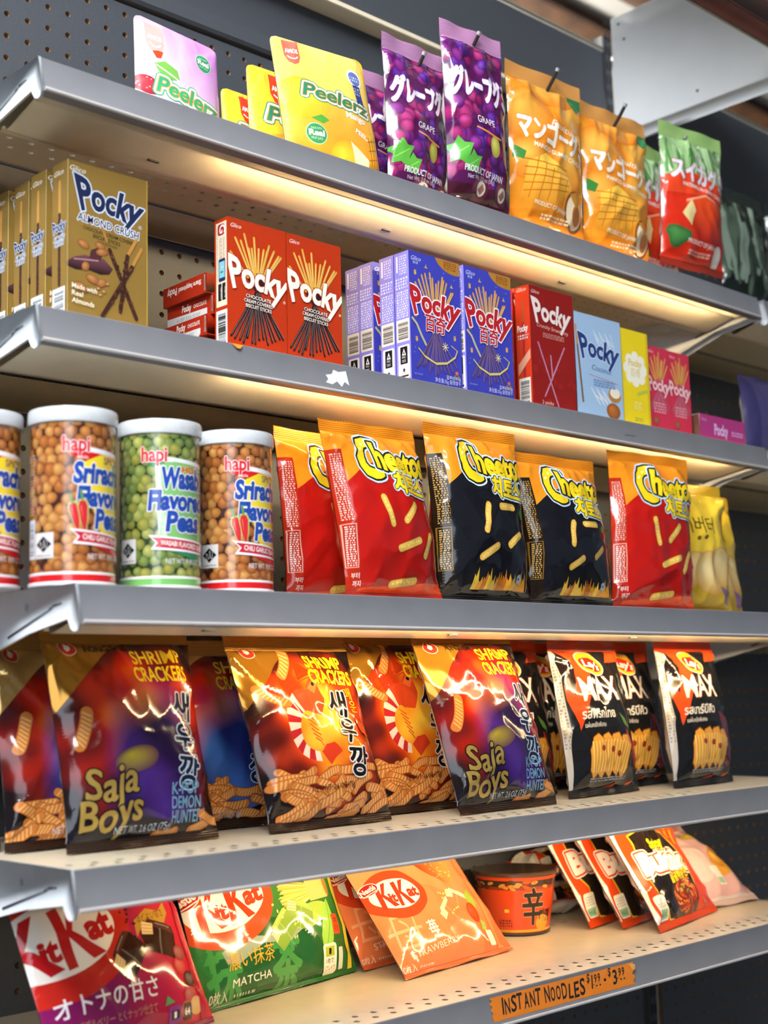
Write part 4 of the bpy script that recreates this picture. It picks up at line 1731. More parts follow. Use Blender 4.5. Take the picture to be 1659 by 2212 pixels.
def art_band(W=165, H=208, blue=False):
    """the two limited-edition bags: fire glow with cool light at the foot; no figures"""
    a = new(GOLDL if blue else GOLDF)
    st = [(0, C('#e2a02a')), (.30, C('#d8661a')), (.52, C('#b8240e')), (.80, C('#6a1410')), (1.05, DARK)]
    body = fire(W * .52, H * .52, W * .58, H * .46, st)
    cool = [C('#1d2f7a'), C('#3c6fc8')] if blue else [C('#241240'), C('#4a2a86')]

    def f(u, v):
        b = body(u, v)
        d = math.hypot((u - W * .56) / (W * .34), (v - H * .22) / (H * .52)) + .08 * math.sin(u * .09)
        t = max(0, min(1, (1.15 - d) / .50))
        return mix(b, mix(cool[0], cool[1], max(0, min(1, .3 + .5 * math.sin(u * .06 + v * .05)))), t)
    swoosh(a, W, H, GOLDF, f)
    r = random.Random(5 if blue else 9)
    cracker(a, W * .12, H * .52, 32, 11, 70, .05)
    a.text('SHRIMP', W * .54, H * .815, 14, C('#d2b61e'), bold=.02, w=58, rot=1)
    a.text('CRACKERS', W * .52, H * .725, 15, C('#d9c81e'), bold=.02, w=64, rot=1)
    a.up()
    drop_logo(a, W * .14, H * .895)
    if not blue:
        a.text('NONGSHIM', W * .24, H * .875, 6.6, C('#2a1c0c'), bold=.03, w=46, rot=1)
        a.text('Lovely Life Lovely Food', W * .22, H * .925, 3.4, C('#6a4a1c'), w=44)
    hangul(a, W, H, C('#b8cde6'), C('#14203a'), (.72, .71, .69))
    a.strip(list(np.linspace(-1, W + 1, 20)), lambda x: -1, lambda x: 22 + 3 * math.sin(x * .1), C('#17131c'))
    a.up()
    if blue:
        cracker_heap(a, W, 7, 46, 6)
    else:
        g = C('#b0924a', .3)
        a.ball(W * .42, H * .37, 24, 12, C('#b0a02c'), C('#5a3a4a'), 20, rot=10)
        a.up()
        for t, x, y, h, w in (('Saja', W * .10, H * .20, 27, 52), ('Boys', W * .06, H * .075, 25, 62)):
            a.text(t, x, y, h, g, bold=0.0, w=w, rot=6, shear=.2, warp=wavy(.10, 1.3, 1.0), out=[(2.0, C('#19140f')), (.7, g)])
            a.up()
        for t, y, w in (('K-POP', .205, 34), ('DEMON', .145, 36), ('HUNTERS', .085, 42)):
            a.text(t, W * .64, H * y, 10.5, C('#6f9cbc'), bold=.02, w=w)
        a.up()
        for x, y, ro in ((W * .86, 14, 20), (W * .93, 20, -20), (W * .62, 10, 5)):
            cracker(a, x, y, 22, 8, ro, .05)
    a.text('NET WT. 2.6 OZ (75g)', W * .27, H * .065, 5.6, C('#b9c0cc'), w=60)
    return a


def wave_chip(a, x, y, w, h, rot):
    q = math.radians(rot)

    def T(p):
        return [(x + u * math.cos(q) - v * math.sin(q), y + u * math.sin(q) + v * math.cos(q)) for u, v in p]
    pts = [(-w / 2, -h * .3), (-w * .3, -h / 2), (0, -h * .38), (w * .3, -h / 2), (w / 2, -h * .2), (w * .42, h * .3), (w * .1, h / 2), (-w * .25, h * .42), (-w * .46, h * .15)]
    a.poly(T([(u * 1.05, v * 1.05) for u, v in pts]), C('#8a4f16'))
    a.up(.5)
    a.poly(T(pts), C('#d99a38'))
    a.up(.5)
    for k in range(5):
        u = -w * .36 + k * w * .18
        a.convex(T([(u - w * .035, -h * .36), (u + w * .035, -h * .36), (u + w * .055, h * .34), (u + w * .0, h * .34)]), C('#f0cb70'))
    a.up(.5)


def art_max(kind, W=150, H=200):
    a = new(C('#16171b'))
    org = C('#d4481a')
    a.poly([(9, H + 1), (W * .50, H + 1), (W * .40, H * .80), (W * .30, H * .62), (W * .12, H * .40), (9, H * .60)], org)
    a.poly([(W * .70, H * .84), (W * .86, H + 1), (W + 1, H + 1), (W + 1, H * .86)], org)
    a.up()
    a.poly([(9, H * .92), (W * .22, H * .80), (W * .14, H * .62), (9, H * .70)], C('#20161a'))
    a.rect(-1, 0, 7, H, C('#b4b0ab'))
    a.up()
    a.small(1, H * .30, 6, H * .86, 26, C('#77736f'), 12)
    a.ell(W * .46, H * .835, 25, 17, C('#e9dccb'), -18)
    a.up()
    a.ell(W * .46, H * .835, 23.5, 15.5, C('#e6b426'), -18)
    a.up()
    a.ell(W * .46, H * .825, 20, 9.5, C('#c9281c'), -16)
    a.up()
    a.text("Lay's", W * .46, H * .80, 10, WHT, bold=.03, w=30, rot=-14, al='C')
    a.up()
    a.text('MAX', W * .20, H * .585, 31, C('#e8e6e0'), bold=.015, w=76, shear=.04, out=[(1, C('#8a3a22'))])
    a.up()
    a.text('รสพริกไทย' if kind == 0 else 'รสบาร์บีคิว', W * .15, H * .47, 11, C('#d5d3cf'), bold=.03, w=66)
    a.text('แผ่นหยักพิเศษ', W * .17, H * .415, 5.5, C('#c2c0bc'), bold=.02, w=42)
    a.up()
    if kind == 0:
        for k in range(3):
            a.poly([(W * .72, H * .40 - k * 4), (W * .94, H * .20 - k * 6), (W * .99, H * .12), (W * .88, H * .16 - k), (W * .72, H * .32)], C(('#8e1a18', '#b3221c', '#7a1418')[k]))
            a.up(.4)
        a.poly([(W * .66, H * .50), (W * .74, H * .46), (W * .80, H * .38), (W * .72, H * .42)], C('#4f7a3a'))
    else:
        r = random.Random(4)
        a.poly([(W * .66, H * .48), (W * .92, H * .42), (W + 1, H * .14), (W * .80, H * .10), (W * .70, H * .26)], C('#5a2630'))
        a.up()
        for k in range(40):
            a.ball(r.uniform(W * .70, W * .97), r.uniform(H * .12, H * .44), r.uniform(2, 4), r.uniform(1.5, 3), C(r.choice(('#8a4a50', '#a8686a', '#6a2a34'))), C('#4a1a26'), 7)
    a.up()
    for x, y, ro in ((W * .66, H * .23, -20), (W * .54, H * .24, -12), (W * .42, H * .24, -5), (W * .30, H * .235, 2)):
        wave_chip(a, x, y, 34, 54, ro)
    for x, y in ((W * .36, H * .28), (W * .50, H * .27), (W * .60, H * .24)):
        a.ball(x, y, 4.5, 4, C('#b3401c'), C('#7a2414'), 9)
    a.poly([(W * .45, 10), (W * .62, 14), (W * .58, 2), (W * .44, 2)], org)
    a.poly([(W * .78, 12), (W * .86, 14), (W * .84, 4), (W * .77, 4)], org)
    a.small(W * .2, H * .085, W * .75, H * .11, 2, C('#8b8d94'), 4)
    return a


# chocolate wafer bags ------------------------------------------------
def wafer_logo(a, x, y, s, rot=17, red=C('#c61f14'), ring=C('#c8301a')):
    a.ell(x, y, 62 * s, 41 * s, ring, rot, 40)
    a.up()
    a.ell(x, y + 1 * s, 49 * s, 25.5 * s, C('#e9e3da'), rot, 40)
    a.up()
    q = math.radians(rot)

    def at(u, v):
        return x + s * (u * math.cos(q) - v * math.sin(q)), y + s * (u * math.sin(q) + v * math.cos(q))

    def P(pts):
        a.poly([at(u, v) for u, v in pts], red)
    # two tall angular K shapes and the small letters between
    for kx in (-36, -1):
        P([(kx, 20), (kx + 9, 21), (kx + 6, -21), (kx - 2, -21)])
        P([(kx + 5, -2), (kx + 16, 21), (kx + 25, 22), (kx + 11, 0)])
        P([(kx + 5, 3), (kx + 13, 2), (kx + 31, -19), (kx + 20, -20)])
    a.up()
    for t, u, v, h, w in (('it', -18, -12, 15, 15), ('at', 21, -8, 17, 25)):
        X, Y = at(u, v)
        a.text(t, X, Y, h * s, red, bold=.05, w=w * s, rot=rot)
    a.up()
    X, Y = at(-43, 17)
    a.ell(X, Y, 17 * s, 10 * s, C('#e9e3da'), rot + 8)
    a.up()
    a.ell(X, Y, 15.6 * s, 8.8 * s, C('#b01c1c'), rot + 8)
    a.up()
    X, Y = at(-56, 11)
    a.text('Nestlé', X, Y, 8 * s, C('#e9e3da'), bold=.03, w=26 * s, rot=rot + 10)
    X0, Y0 = at(-54, 8)
    X1, Y1 = at(-31, 13)
    a.cap(X0, Y0, X1, Y1, 1.2 * s, C('#e9e3da'))
    a.up()


def wafer_piece(a, x, y, s, rot, dark, mid, cream):
    q = math.radians(rot)

    def P(p, c):
        a.poly([(x + s * (u * math.cos(q) - v * math.sin(q)), y + s * (u * math.sin(q) + v * math.cos(q))) for u, v in p], c)
        a.up(.5)
    P([(-14, -8), (14, -10), (18, -4), (18, 8), (-12, 10), (-16, 4)], dark)
    P([(-12, 10), (18, 8), (15, 13), (-8, 15)], mid)
    P([(-15, 3), (-5, 4), (-4, 12), (-14, 12)], cream)
    for k in range(3):
        P([(-15 + k * .3, 4.6 + k * 2.4), (-5, 5.2 + k * 2.4), (-5, 6.1 + k * 2.4), (-15 + k * .3, 5.5 + k * 2.4)], mix(cream, C('#a8743a'), .6))
    P([(0, -9), (1.2, -9), (2.4, 9), (1.2, 9)], mix(dark, WHT, .15))
    P([(-2, 12), (12, 11), (12, 11.8), (-2, 12.8)], mix(mid, WHT, .2))


def art_otona(W=205, H=186):
    a = new(lambda u, v: mix(C('#6a1450'), C('#b81c36'), (u - 60) / 120))
    a.ell(40, 30, 60, 34, C('#781654'), 10, 30)
    a.up()
    wafer_logo(a, 46, 106, 1.34, 7, C('#b3181c'), C('#b8241a'))
    a.poly([(134, 92), (136, 108), (156, 117), (174, 113), (187, 121), (186, 109), (176, 100), (158, 105), (142, 99)], C('#c99a3a', .3))
    a.up()
    a.text('ほどよい甘さ', 140, 105, 6, C('#4a2412'), w=40, rot=4)
    dk, md, cr_ = C('#2b1512'), C('#4a2820'), C('#e2c890')
    wafer_piece(a, 116, 74, 1.35, 46, dk, md, cr_)
    wafer_piece(a, 160, 84, 1.40, -16, dk, md, cr_)
    r = random.Random(3)
    for k in range(10):
        a.ell(r.uniform(122, 136), r.uniform(88, 124), 1.4, 1, dk)
    for x, y in ((136, 134), (150, 140), (164, 132)):
        a.ball(x, y, 9, 8, C('#c8402c'), C('#8a1a1c'), 12)
        a.up(.4)
    for x, y, c in ((180, 58, '#b8342c'), (190, 44, '#3a1a14'), (184, 30, '#a83a34'), (176, 18, '#b8502c'), (192, 20, '#caa060'), (186, 70, '#8a2a2a')):
        a.ball(x, y, 10, 8, mix(C(c), WHT, .15), C(c), 14)
        a.up(.4)
    a.text('オトナの甘さ', 22, 40, 14, C('#ece6ea'), bold=.01, w=118, rot=-1)
    a.text('ダブルベリー とくナッツ仕立て', 40, 26, 6, C('#c98a70'), w=96, rot=-1)
    a.rrect(150, 10, 166, 24, 2, C('#8a3a86'))
    a.rrect(170, 10, 184, 24, 2, C('#3a1a2a'))
    a.poly([(146, 26), (150, 34), (158, 27)], C('#5f9a5a'))
    a.up()
    a.rect(153, 13, 163, 20, C('#2a1a30'))
    a.up()
    a.text('1', 156, 14, 5, WHT, w=3)
    a.text('64', 172, 14, 6, WHT, bold=.02, w=9)
    a.rect(-1, 0, 7, H, C('#5a1246'))
    a.rect(W - 7, 0, W + 1, H, C('#a81a34'))
    return a


def art_matcha(W=243, H=180):
    a = new(lambda u, v: mix(C('#27602c'), C('#3f7d36'), v / 150))
    a.ell(110, 20, 86, 56, C('#1f5428'), 0, 40)
    a.up()
    k2 = C('#3c8440')
    a.text('抹', 18, 4, 50, k2, bold=.02, w=44)
    a.text('茶', 108, 2, 44, k2, bold=.03, w=46)
    a.text('緑', -14, 30, 50, C('#2c6f34'), w=40)
    a.up()
    a.poly([(40, 52), (70, 64), (104, 58), (150, 68), (168, 60), (140, 48), (96, 52), (60, 38), (44, 40)], mix(C('#27602c'), WHT, .30))
    a.up()
    wafer_logo(a, 62, 99, 1.08, 8, C('#c83a1c'), C('#d24a24'))
    r = random.Random(5)
    for k in range(34):
        y0 = 80 + k * 1.15
        a.cap(190, 96 + (k - 17) * .45, 140 + r.uniform(-4, 6), y0 - 6, 1.0, C(r.choice(('#d9c25a', '#c4a842', '#e6d680'))))
        a.up(.15)
    a.poly([(186, 84), (222, 86), (226, 98), (222, 112), (186, 108), (182, 96)], C('#d9b86a'))
    a.up()
    a.ell(224, 99, 5, 12, C('#a8823a'))
    a.ell(180, 70, 34, 12, C('#9ab84a'), 10)
    a.up()
    a.poly([(202, 74), (216, 84), (220, 56), (208, 34), (192, 20), (192, 46)], C('#8fbf4a'))
    a.up()
    a.line([(214, 82), (208, 54), (194, 24)], 1, C('#5f9a3a'))
    gd, gm, gc = C('#7a9a3a'), C('#9ab850'), C('#e6d9a0')
    wafer_piece(a, 132, 58, 1.25, 40, gd, gm, gc)
    wafer_piece(a, 160, 70, 1.25, -18, gd, gm, gc)
    for k in range(10):
        a.ell(r.uniform(122, 152), r.uniform(50, 90), 2, 1.4, C('#c9c070'), r.uniform(0, 90))
    a.rrect(214, 44, 228, 66, 1.5, C('#d8502a'))
    a.up()
    a.text('宇治', 217, 48, 5, C('#5a1a0c'), w=8)
    a.text('抹茶', 217, 56, 5, C('#5a1a0c'), w=8)
    a.text('濃い抹茶', 44, 34, 13, C('#d9a83a'), w=66, rot=1)
    a.text('MATCHA', 48, 17, 7.5, C('#e6e2d4'), w=56, rot=1)
    a.up()
    a.rrect(190, 6, 214, 36, 4, C('#e6e2d0'))
    a.rrect(218, 8, 226, 30, 1, C('#d0d8c8'))
    a.up()
    a.rect(194, 23, 210, 33, C('#a8b03a'))
    a.up()
    a.text('1', 200, 25, 6, BLK, w=4)
    a.text('1枚で', 195, 16.5, 4, BLK, w=14)
    a.text('1ブレイク', 193, 9.5, 4, BLK, w=18)
    a.text('10枚入', 12, 7, 8, C('#d8d4c0'), w=30)
    a.small(50, 8.5, 80, 12.5, 1, C('#a8b898'), 4)
    a.rect(W - 7, 0, W + 1, H, C('#e0c63a'))
    a.rect(-1, 0, 5, H, C('#1c4a24'))
    return a


def art_berry(W=198, H=200):
    a = new(lambda u, v: mix(C('#dd6a3e'), C('#e8915f'), v / 140))
    a.ell(84, 30, 84, 70, C('#e07c4e'), 0, 36)
    a.up()
    a.text('苺', 16, 24, 54, C('#eaa27c'), bold=-.01, w=52)
    a.up()
    wafer_logo(a, 56, 94, .76, -3, C('#c8341c'), C('#cc4120'))
    a.poly([(112, 124), (134, 142), (166, 144), (174, 120), (166, 98), (152, 92), (130, 106)], lambda u, v: mix(C('#d8481e'), C('#ef9a50'), (u - 120) / 60))
    a.up()
    r = random.Random(4)
    for k in range(30):
        a.ell(r.uniform(134, 168), r.uniform(100, 138), 1.2, .8, C('#f2c070'))
    wd, wm, wc = C('#d8764a'), C('#f0c8a8'), C('#f3dfb8')
    wafer_piece(a, 126, 56, 1.1, 36, wd, wm, wc)
    wafer_piece(a, 148, 68, 1.1, -20, wd, wm, wc)
    for k in range(12):
        a.ell(r.uniform(112, 146), r.uniform(50, 84), 1.8, 1.2, C('#f0d070'), r.uniform(0, 90))
    a.poly([(168, 74), (180, 82), (184, 62), (176, 50)], C('#8aa63a'))
    a.ball(170, 52, 10, 13, C('#e2562a'), C('#c83c1c'), 14)
    a.poly([(176, 42), (184, 38), (180, 26), (172, 30)], C('#9ab04a'))
    a.text('苺', 76, 38, 13, C('#f4e6d8'), bold=.02, w=15)
    a.text('STRAWBERRY', 36, 18, 7, C('#f2d6c0'), w=84, rot=3)
    a.up()
    a.rrect(176, 10, 190, 28, 2, C('#efe2d2'))
    a.text('10枚入', 10, 6, 7, C('#f4e0d0'), w=26)
    a.small(40, 8, 66, 11, 1, C('#f0c8b0'), 4)
    a.rect(W - 6, 0, W + 1, H, C('#ea8a52'))
    a.rect(-1, 0, 5, H, C('#d9673a'))
    return a


# noodle packs ------------------------------------------------
def art_fire_noodle(W=190, H=175):
    a = new(C('#d8461a'))
    a.poly([(44, 124), (96, 132), (144, 118), (158, 74), (150, 18), (100, 4), (54, 10), (36, 64)], C('#d9b32a'))
    a.up()
    a.poly([(46, 122), (96, 129), (142, 115), (155, 74), (147, 20), (100, 6), (56, 12), (39, 64)], C('#1b1614'))
    a.up()
    a.ell(114, 30, 40, 28, C('#34302e'))
    a.up()
    a.ell(114, 32, 33, 22, C('#7a2a12'))
    a.up()
    r = random.Random(6)
    for k in range(60):
        t, q = r.random() * 6.28, r.random() ** .5
        x, y = 114 + 29 * q * math.cos(t), 33 + 18 * q * math.sin(t)
        p = [(x + 7 * math.cos(t + j), y + 5 * math.sin(t + j)) for j in (0, .7, 1.4)]
        a.line(p, 2.2, C(r.choice(('#d9742a', '#c4561c', '#e8944a', '#b8401a'))))
        a.up(.12)
    for k in range(9):
        a.ell(114 + r.uniform(-20, 20), 38 + r.uniform(-8, 12), 2.6, 1.2, C('#9ab04a'), r.uniform(0, 90))
    a.up()
    a.text('Buldak', 92, 66, 27, C('#efe9e2'), bold=.06, w=118, rot=-3, al='C', warp=wavy(.06, .7, 0), out=[(4.2, C('#efe9e2')), (2.4, C('#d8461a'))])
    a.up()
    a.text('Spicy', 94, 98, 13, C('#e2d41e'), bold=.05, w=44, al='C', out=[(1.2, C('#2a1a10'))])
    a.text('불닭볶음면', 112, 52, 9, C('#e2c41e'), bold=.04, w=58, al='C', rot=4, out=[(1.2, C('#2a1a10'))])
    for k, (x, y) in enumerate(((156, 108), (164, 122), (172, 108), (166, 98))):
        a.cap(x, y, x + 6, y + 10, 3, C('#e2b41e'))
    for k in range(6):
        a.poly([(84 + k * 4, 112), (89 + k * 4, 112), (87 + k * 4, 121 + (k % 3) * 4)], C('#1b1614'))
    a.ell(50, 138, 24, 7, C('#e89a7a'))
    a.rrect(24, 12, 50, 42, 3, C('#e6e6dc'))
    a.up()
    a.rect(26, 14, 48, 24, C('#8fc0a0'))
    a.text('HALAL', 37, 16.5, 5, C('#2f6a4a'), w=18, al='C')
    a.small(27, 27, 47, 39, 4, C('#a8b0a8'), 4)
    a.text('SAMYANG', 60, 1.5, 6, C('#f0c8b8'), bold=.02, w=44)
    a.rect(-1, 0, 20, H, C('#dcd8d0'))
    a.up()
    a.small(3, 50, 17, 150, 20, C('#8b8782'), 4, .4)
    a.poly([(2, 140), (18, 150), (18, 130)], C('#c83a2a'))
    return a


def art_pink_noodle(W=190, H=175):
    a = new(C('#e0b4b4'))
    a.ell(60, 70, 44, 38, C('#e9c9c6'), 20)
    a.up()
    a.poly([(104, 60), (160, 96), (176, 70), (150, 40), (116, 36)], C('#dca23a'))
    a.up()
    a.ball(138, 66, 24, 16, C('#e8bc5a'), C('#c9862a'), 16, rot=20)
    a.up()
    a.text('Buldak', 104, 130, 24, C('#d87a6a'), bold=.06, w=90, al='C', out=[(2.2, C('#f0dcd4'))])
    a.up()
    a.text('Carbonara', 118, 108, 11, C('#d9c22a'), bold=.04, w=62, al='C', out=[(1, C('#8a6a2a'))])
    a.rrect(84, 24, 110, 52, 3, C('#eeeae4'))
    a.rect(0, 0, W, 12, C('#e6d8d4'))
    a.up()
    a.rect(86, 26, 108, 34, C('#a8ccb4'))
    return a


# gummy bags and pouches ------------------------------------------------
def art_grape(W=118, H=218):
    a = new(C('#4a1346'))
    r = random.Random(12)
    for k in range(120):
        y = r.uniform(0, H)
        c0, c1 = r.choice((('#8a2f8a', '#4a1450'), ('#a0246c', '#5a1040'), ('#6a2f9a', '#34165a'), ('#b03a7a', '#6a1648'), ('#74308a', '#3a1450')))
        s_ = r.uniform(7, 11)
        a.L = 1 + k * .06
        a.ball(r.uniform(0, W), y, s_, s_ * .95, C(c0), C(c1), 12)
    a.L = 9
    for x, y, s_ in ((16, 62, 20), (34, 50, 16)):
        a.poly([(x + s_ * (1 if k % 2 else .62) * math.cos(k * .571), y + s_ * .9 * (1 if k % 2 else .62) * math.sin(k * .571)) for k in range(11)], C('#4f9a3a'))
        a.up()
        a.cap(x - s_ * .5, y - s_ * .3, x + s_ * .5, y + s_ * .3, .8, C('#8fc46a'))
    a.ball(74, 74, 10, 13, C('#c9c464'), C('#8f8a34'), 14)
    a.rect(-1, 0, W + 1, 26, C('#3c1424'))
    a.up()
    for x in (52, 96):
        a.ball(x, 24, 17, 15, C('#8a4a5a'), C('#4a1a30'), 14)
        a.up()
        a.ell(x + 2, 24, 9, 8, C('#d8ccb8'))
        a.up()
        a.poly([(x - 5, 22), (x + 3, 18), (x + 9, 24), (x + 4, 30)], C('#9a6a62'))
        a.up()
    a.text('グレープグミ', 58, 128, 26, C('#ded2e2'), bold=.05, w=104, al='C', rot=-4, out=[(3, C('#5a1a5e')), (1.6, C('#b89ac0'))])
    a.up()
    a.text('GRAPE', 40, 98, 8, C('#e6d8e6'), w=34, rot=-3)
    a.line([(40, 92), (86, 84)], 2, C('#d98a3a'))
    a.text('PRODUCT OF JAPAN', 20, 40, 7, C('#d8cfd8'), bold=.02, w=74, rot=-3)
    a.text('Net Wt. 2.0 oz (58g)', 26, 32, 4.6, C('#c9b8c9'), w=52)
    a.strip([-1, W + 1], lambda x: H - 22, lambda x: H + 1, C('#b080a8'))
    return a


def art_mango(W=150, H=218):
    a = new(C('#e08a22'))
    for x, y, rx, ry in ((30, 150, 44, 36), (120, 160, 44, 40), (110, 96, 44, 36), (26, 92, 36, 30), (75, 196, 60, 26)):
        a.ball(x, y, rx, ry, C('#eeb44a'), C('#d8791c'), 18)
        a.up()
    a.poly([(118, 206), (146, 212), (150, 186), (134, 176), (122, 186)], C('#2f7d4a'))
    a.poly([(4, 108), (20, 100), (14, 88), (2, 92)], C('#3a7d3a'))
    a.up()
    a.poly([(12, 40), (22, 88), (56, 104), (100, 84), (108, 66), (78, 42), (40, 34)], lambda u, v: mix(C('#d98a1e'), C('#f2c04a'), (v - 34) / 60))
    a.up()
    for k in range(5):
        a.cap(24 + k * 16, 42, 40 + k * 14, 96 - k * 5, 1.4, C('#c46a14'))
        a.cap(16, 50 + k * 10, 100, 62 + k * 7, 1.4, C('#c46a14'))
    a.poly([(-1, 0), (W + 1, 0), (W + 1, 22), (W * .5, 32), (-1, 26)], C('#d9801c'))
    a.up()
    a.ell(118, 40, 24, 26, C('#7a4a1c'))
    a.up()
    a.ell(118, 40, 20, 22, C('#e2cfae'))
    a.up()
    a.ell(122, 36, 12, 13, C('#b8702a'))
    a.poly([(104, 60), (120, 66), (134, 56), (118, 44)], C('#c98a34'))
    a.up()
    a.text('Fruitia', 66, 142, 9, C('#f6e9d2'), shear=.3, w=44, rot=-8)
    a.text('マンゴーグミ', 76, 116, 24, C('#f1e6d6'), bold=.05, w=134, al='C', rot=-6, out=[(2.6, C('#d07a1c')), (1.4, C('#f5d9a0'))])
    a.up()
    a.text('MANGO GUMMY CANDY', 82, 104, 5.6, C('#f6ead2'), bold=.02, w=100, al='C', rot=-6)
    a.text('PRODUCT OF JAPAN', 34, 36, 5, C('#efe0c4'), bold=.02, w=62, rot=-4)
    a.small(50, 20, 108, 28, 2, C('#efd8b0'), 4)
    a.strip([-1, W + 1], lambda x: H - 20, lambda x: H + 1, C('#e2a054'))
    return a


def art_melon(W=150, H=218):
    a = new(C('#c32a16'))
    a.rect(-1, H * .62, W + 1, H + 1, C('#8fb37a'))
    a.up()
    r = random.Random(3)
    for k in range(46):
        x = r.uniform(0, W)
        a.cap(x, H * .62 + r.uniform(0, 10), x + r.uniform(-14, 14), H * .62 + r.uniform(30, 80), r.uniform(2, 5), C(r.choice(('#5a8a4a', '#a8c894', '#d0dcc4', '#437a3a'))))
        a.up(.15)
    a.poly([(-1, H * .60), (50, H * .66), (W + 1, H * .60), (W + 1, H * .48), (-1, H * .50)], C('#d8401c'))
    a.up()
    a.poly([(36, 96), (80, 108), (W + 1, 92), (W + 1, 44), (70, 40)], lambda u, v: mix(C('#9a1a12'), C('#dd4a1e'), (v - 40) / 60))
    a.poly([(30, 78), (48, 100), (58, 84), (48, 60)], C('#dcc78a'))
    a.line([(40, 98), (80, 110), (W, 96)], 3, C('#e8a080'))
    a.ball(26, 44, 22, 16, C('#4f8a44'), C('#2a5a2a'), 14, wob=.2)
    a.ell(124, 26, 12, 16, C('#d9d0c4'))
    a.up()
    a.text('スイカグミ', 76, 128, 25, C('#dcd6e0'), bold=.05, w=128, al='C', rot=-4, out=[(2.6, C('#a02a1c')), (1.4, C('#e8c8c0'))])
    a.up()
    a.text('WATERMELON GUMMY CANDY', 82, 116, 5.6, C('#ecd8d0'), bold=.02, w=104, al='C', rot=-5)
    a.text('PRODUCT OF JAPAN', 44, 36, 6, C('#e0c8c0'), bold=.02, w=70, rot=-3)
    a.small(50, 20, 104, 28, 2, C('#d8a898'), 4)
    a.strip([-1, W + 1], lambda x: H - 20, lambda x: H + 1, C('#9fbf86'))
    return a


def amos(a, x, y, col):
    a.poly([(x, y + 34), (x + 20, y + 34), (x + 20, y + 12), (x + 16, y + 3), (x + 10, y), (x + 4, y + 3), (x, y + 12)], col)
    a.up()
    a.text('AMOS', x + 10, y + 16, 5.6, WHT, bold=.04, w=16, al='C')
    a.line([(x + 4, y + 11), (x + 7, y + 8.5), (x + 10, y + 7.8), (x + 13, y + 8.5), (x + 16, y + 11)], 1.6, WHT)
    a.up()


def peel_logo(a, x, y, w, grn):
    a.text('Peelerz', x, y, 17, grn, bold=.02, w=w, rot=-5, al='C', shear=.15, warp=wavy(.05, .6), out=[(4.4, grn), (3.2, C('#eef2ec')), (0.9, C('#d08a2a'))])
    a.up()


def real_badge(a, x, y, s, grn):
    a.ell(x, y, 11 * s, 11 * s, C('#9fc8a8'))
    a.up()
    a.ell(x, y, 10 * s, 10 * s, grn)
    a.up()
    a.text('Real', x, y - 2 * s, 5.6 * s, WHT, bold=.04, w=16 * s, al='C')
    a.text('MADE WITH', x, y + 4.2 * s, 2.2 * s, C('#bfe0c4'), w=11 * s, al='C')
    a.text('FRUIT JUICE', x, y - 6 * s, 2.4 * s, C('#bfe0c4'), w=12 * s, al='C')
    a.up()


def art_pouch_pink(W=104, H=150):
    a = new(lambda u, v: mix(C('#d9c3dc'), C('#c98ad2'), (u + v - 110) / 110))
    a.poly([(0, 92), (40, 84), (104, 70), (104, 0), (0, 0)], lambda u, v: mix(C('#e6cfe2'), C('#d3b0dc'), u / 130))
    a.up()
    amos(a, 11, 110, C('#e2a09a'))
    a.poly([(17, 112), (21, 105), (26, 106), (29, 114), (23, 114)], C('#d3401c'))
    real_badge(a, 80, 122, .95, C('#2f8a5c'))
    a.poly([(18, 98), (30, 104), (44, 98), (46, 88), (34, 84), (22, 90)], C('#6fa84a'))
    a.up()
    a.cap(20, 97, 45, 87, 1.6, C('#dbe8d2'))
    for x, y, rx in ((10, 72, 14), (14, 46, 18), (10, 26, 12)):
        a.ball(x, y, rx, rx * .7, C('#c43a48'), C('#8a1a28'), 16, rot=-20)
        a.up()
    r = random.Random(3)
    for k in range(50):
        a.ell(r.uniform(0, 30), r.uniform(20, 82), 1.0, .8, C('#e08a90'))
    a.up()
    peel_logo(a, 57, 64, 76, C('#2f9a6c'))
    a.text('Lychee', 58, 46, 7, C('#efe8ee'), w=26, rot=-5)
    a.ell(90, 30, 18, 12, C('#eab0b0'))
    a.rect(97, 0, 105, 95, C('#d6aee0'))
    return a


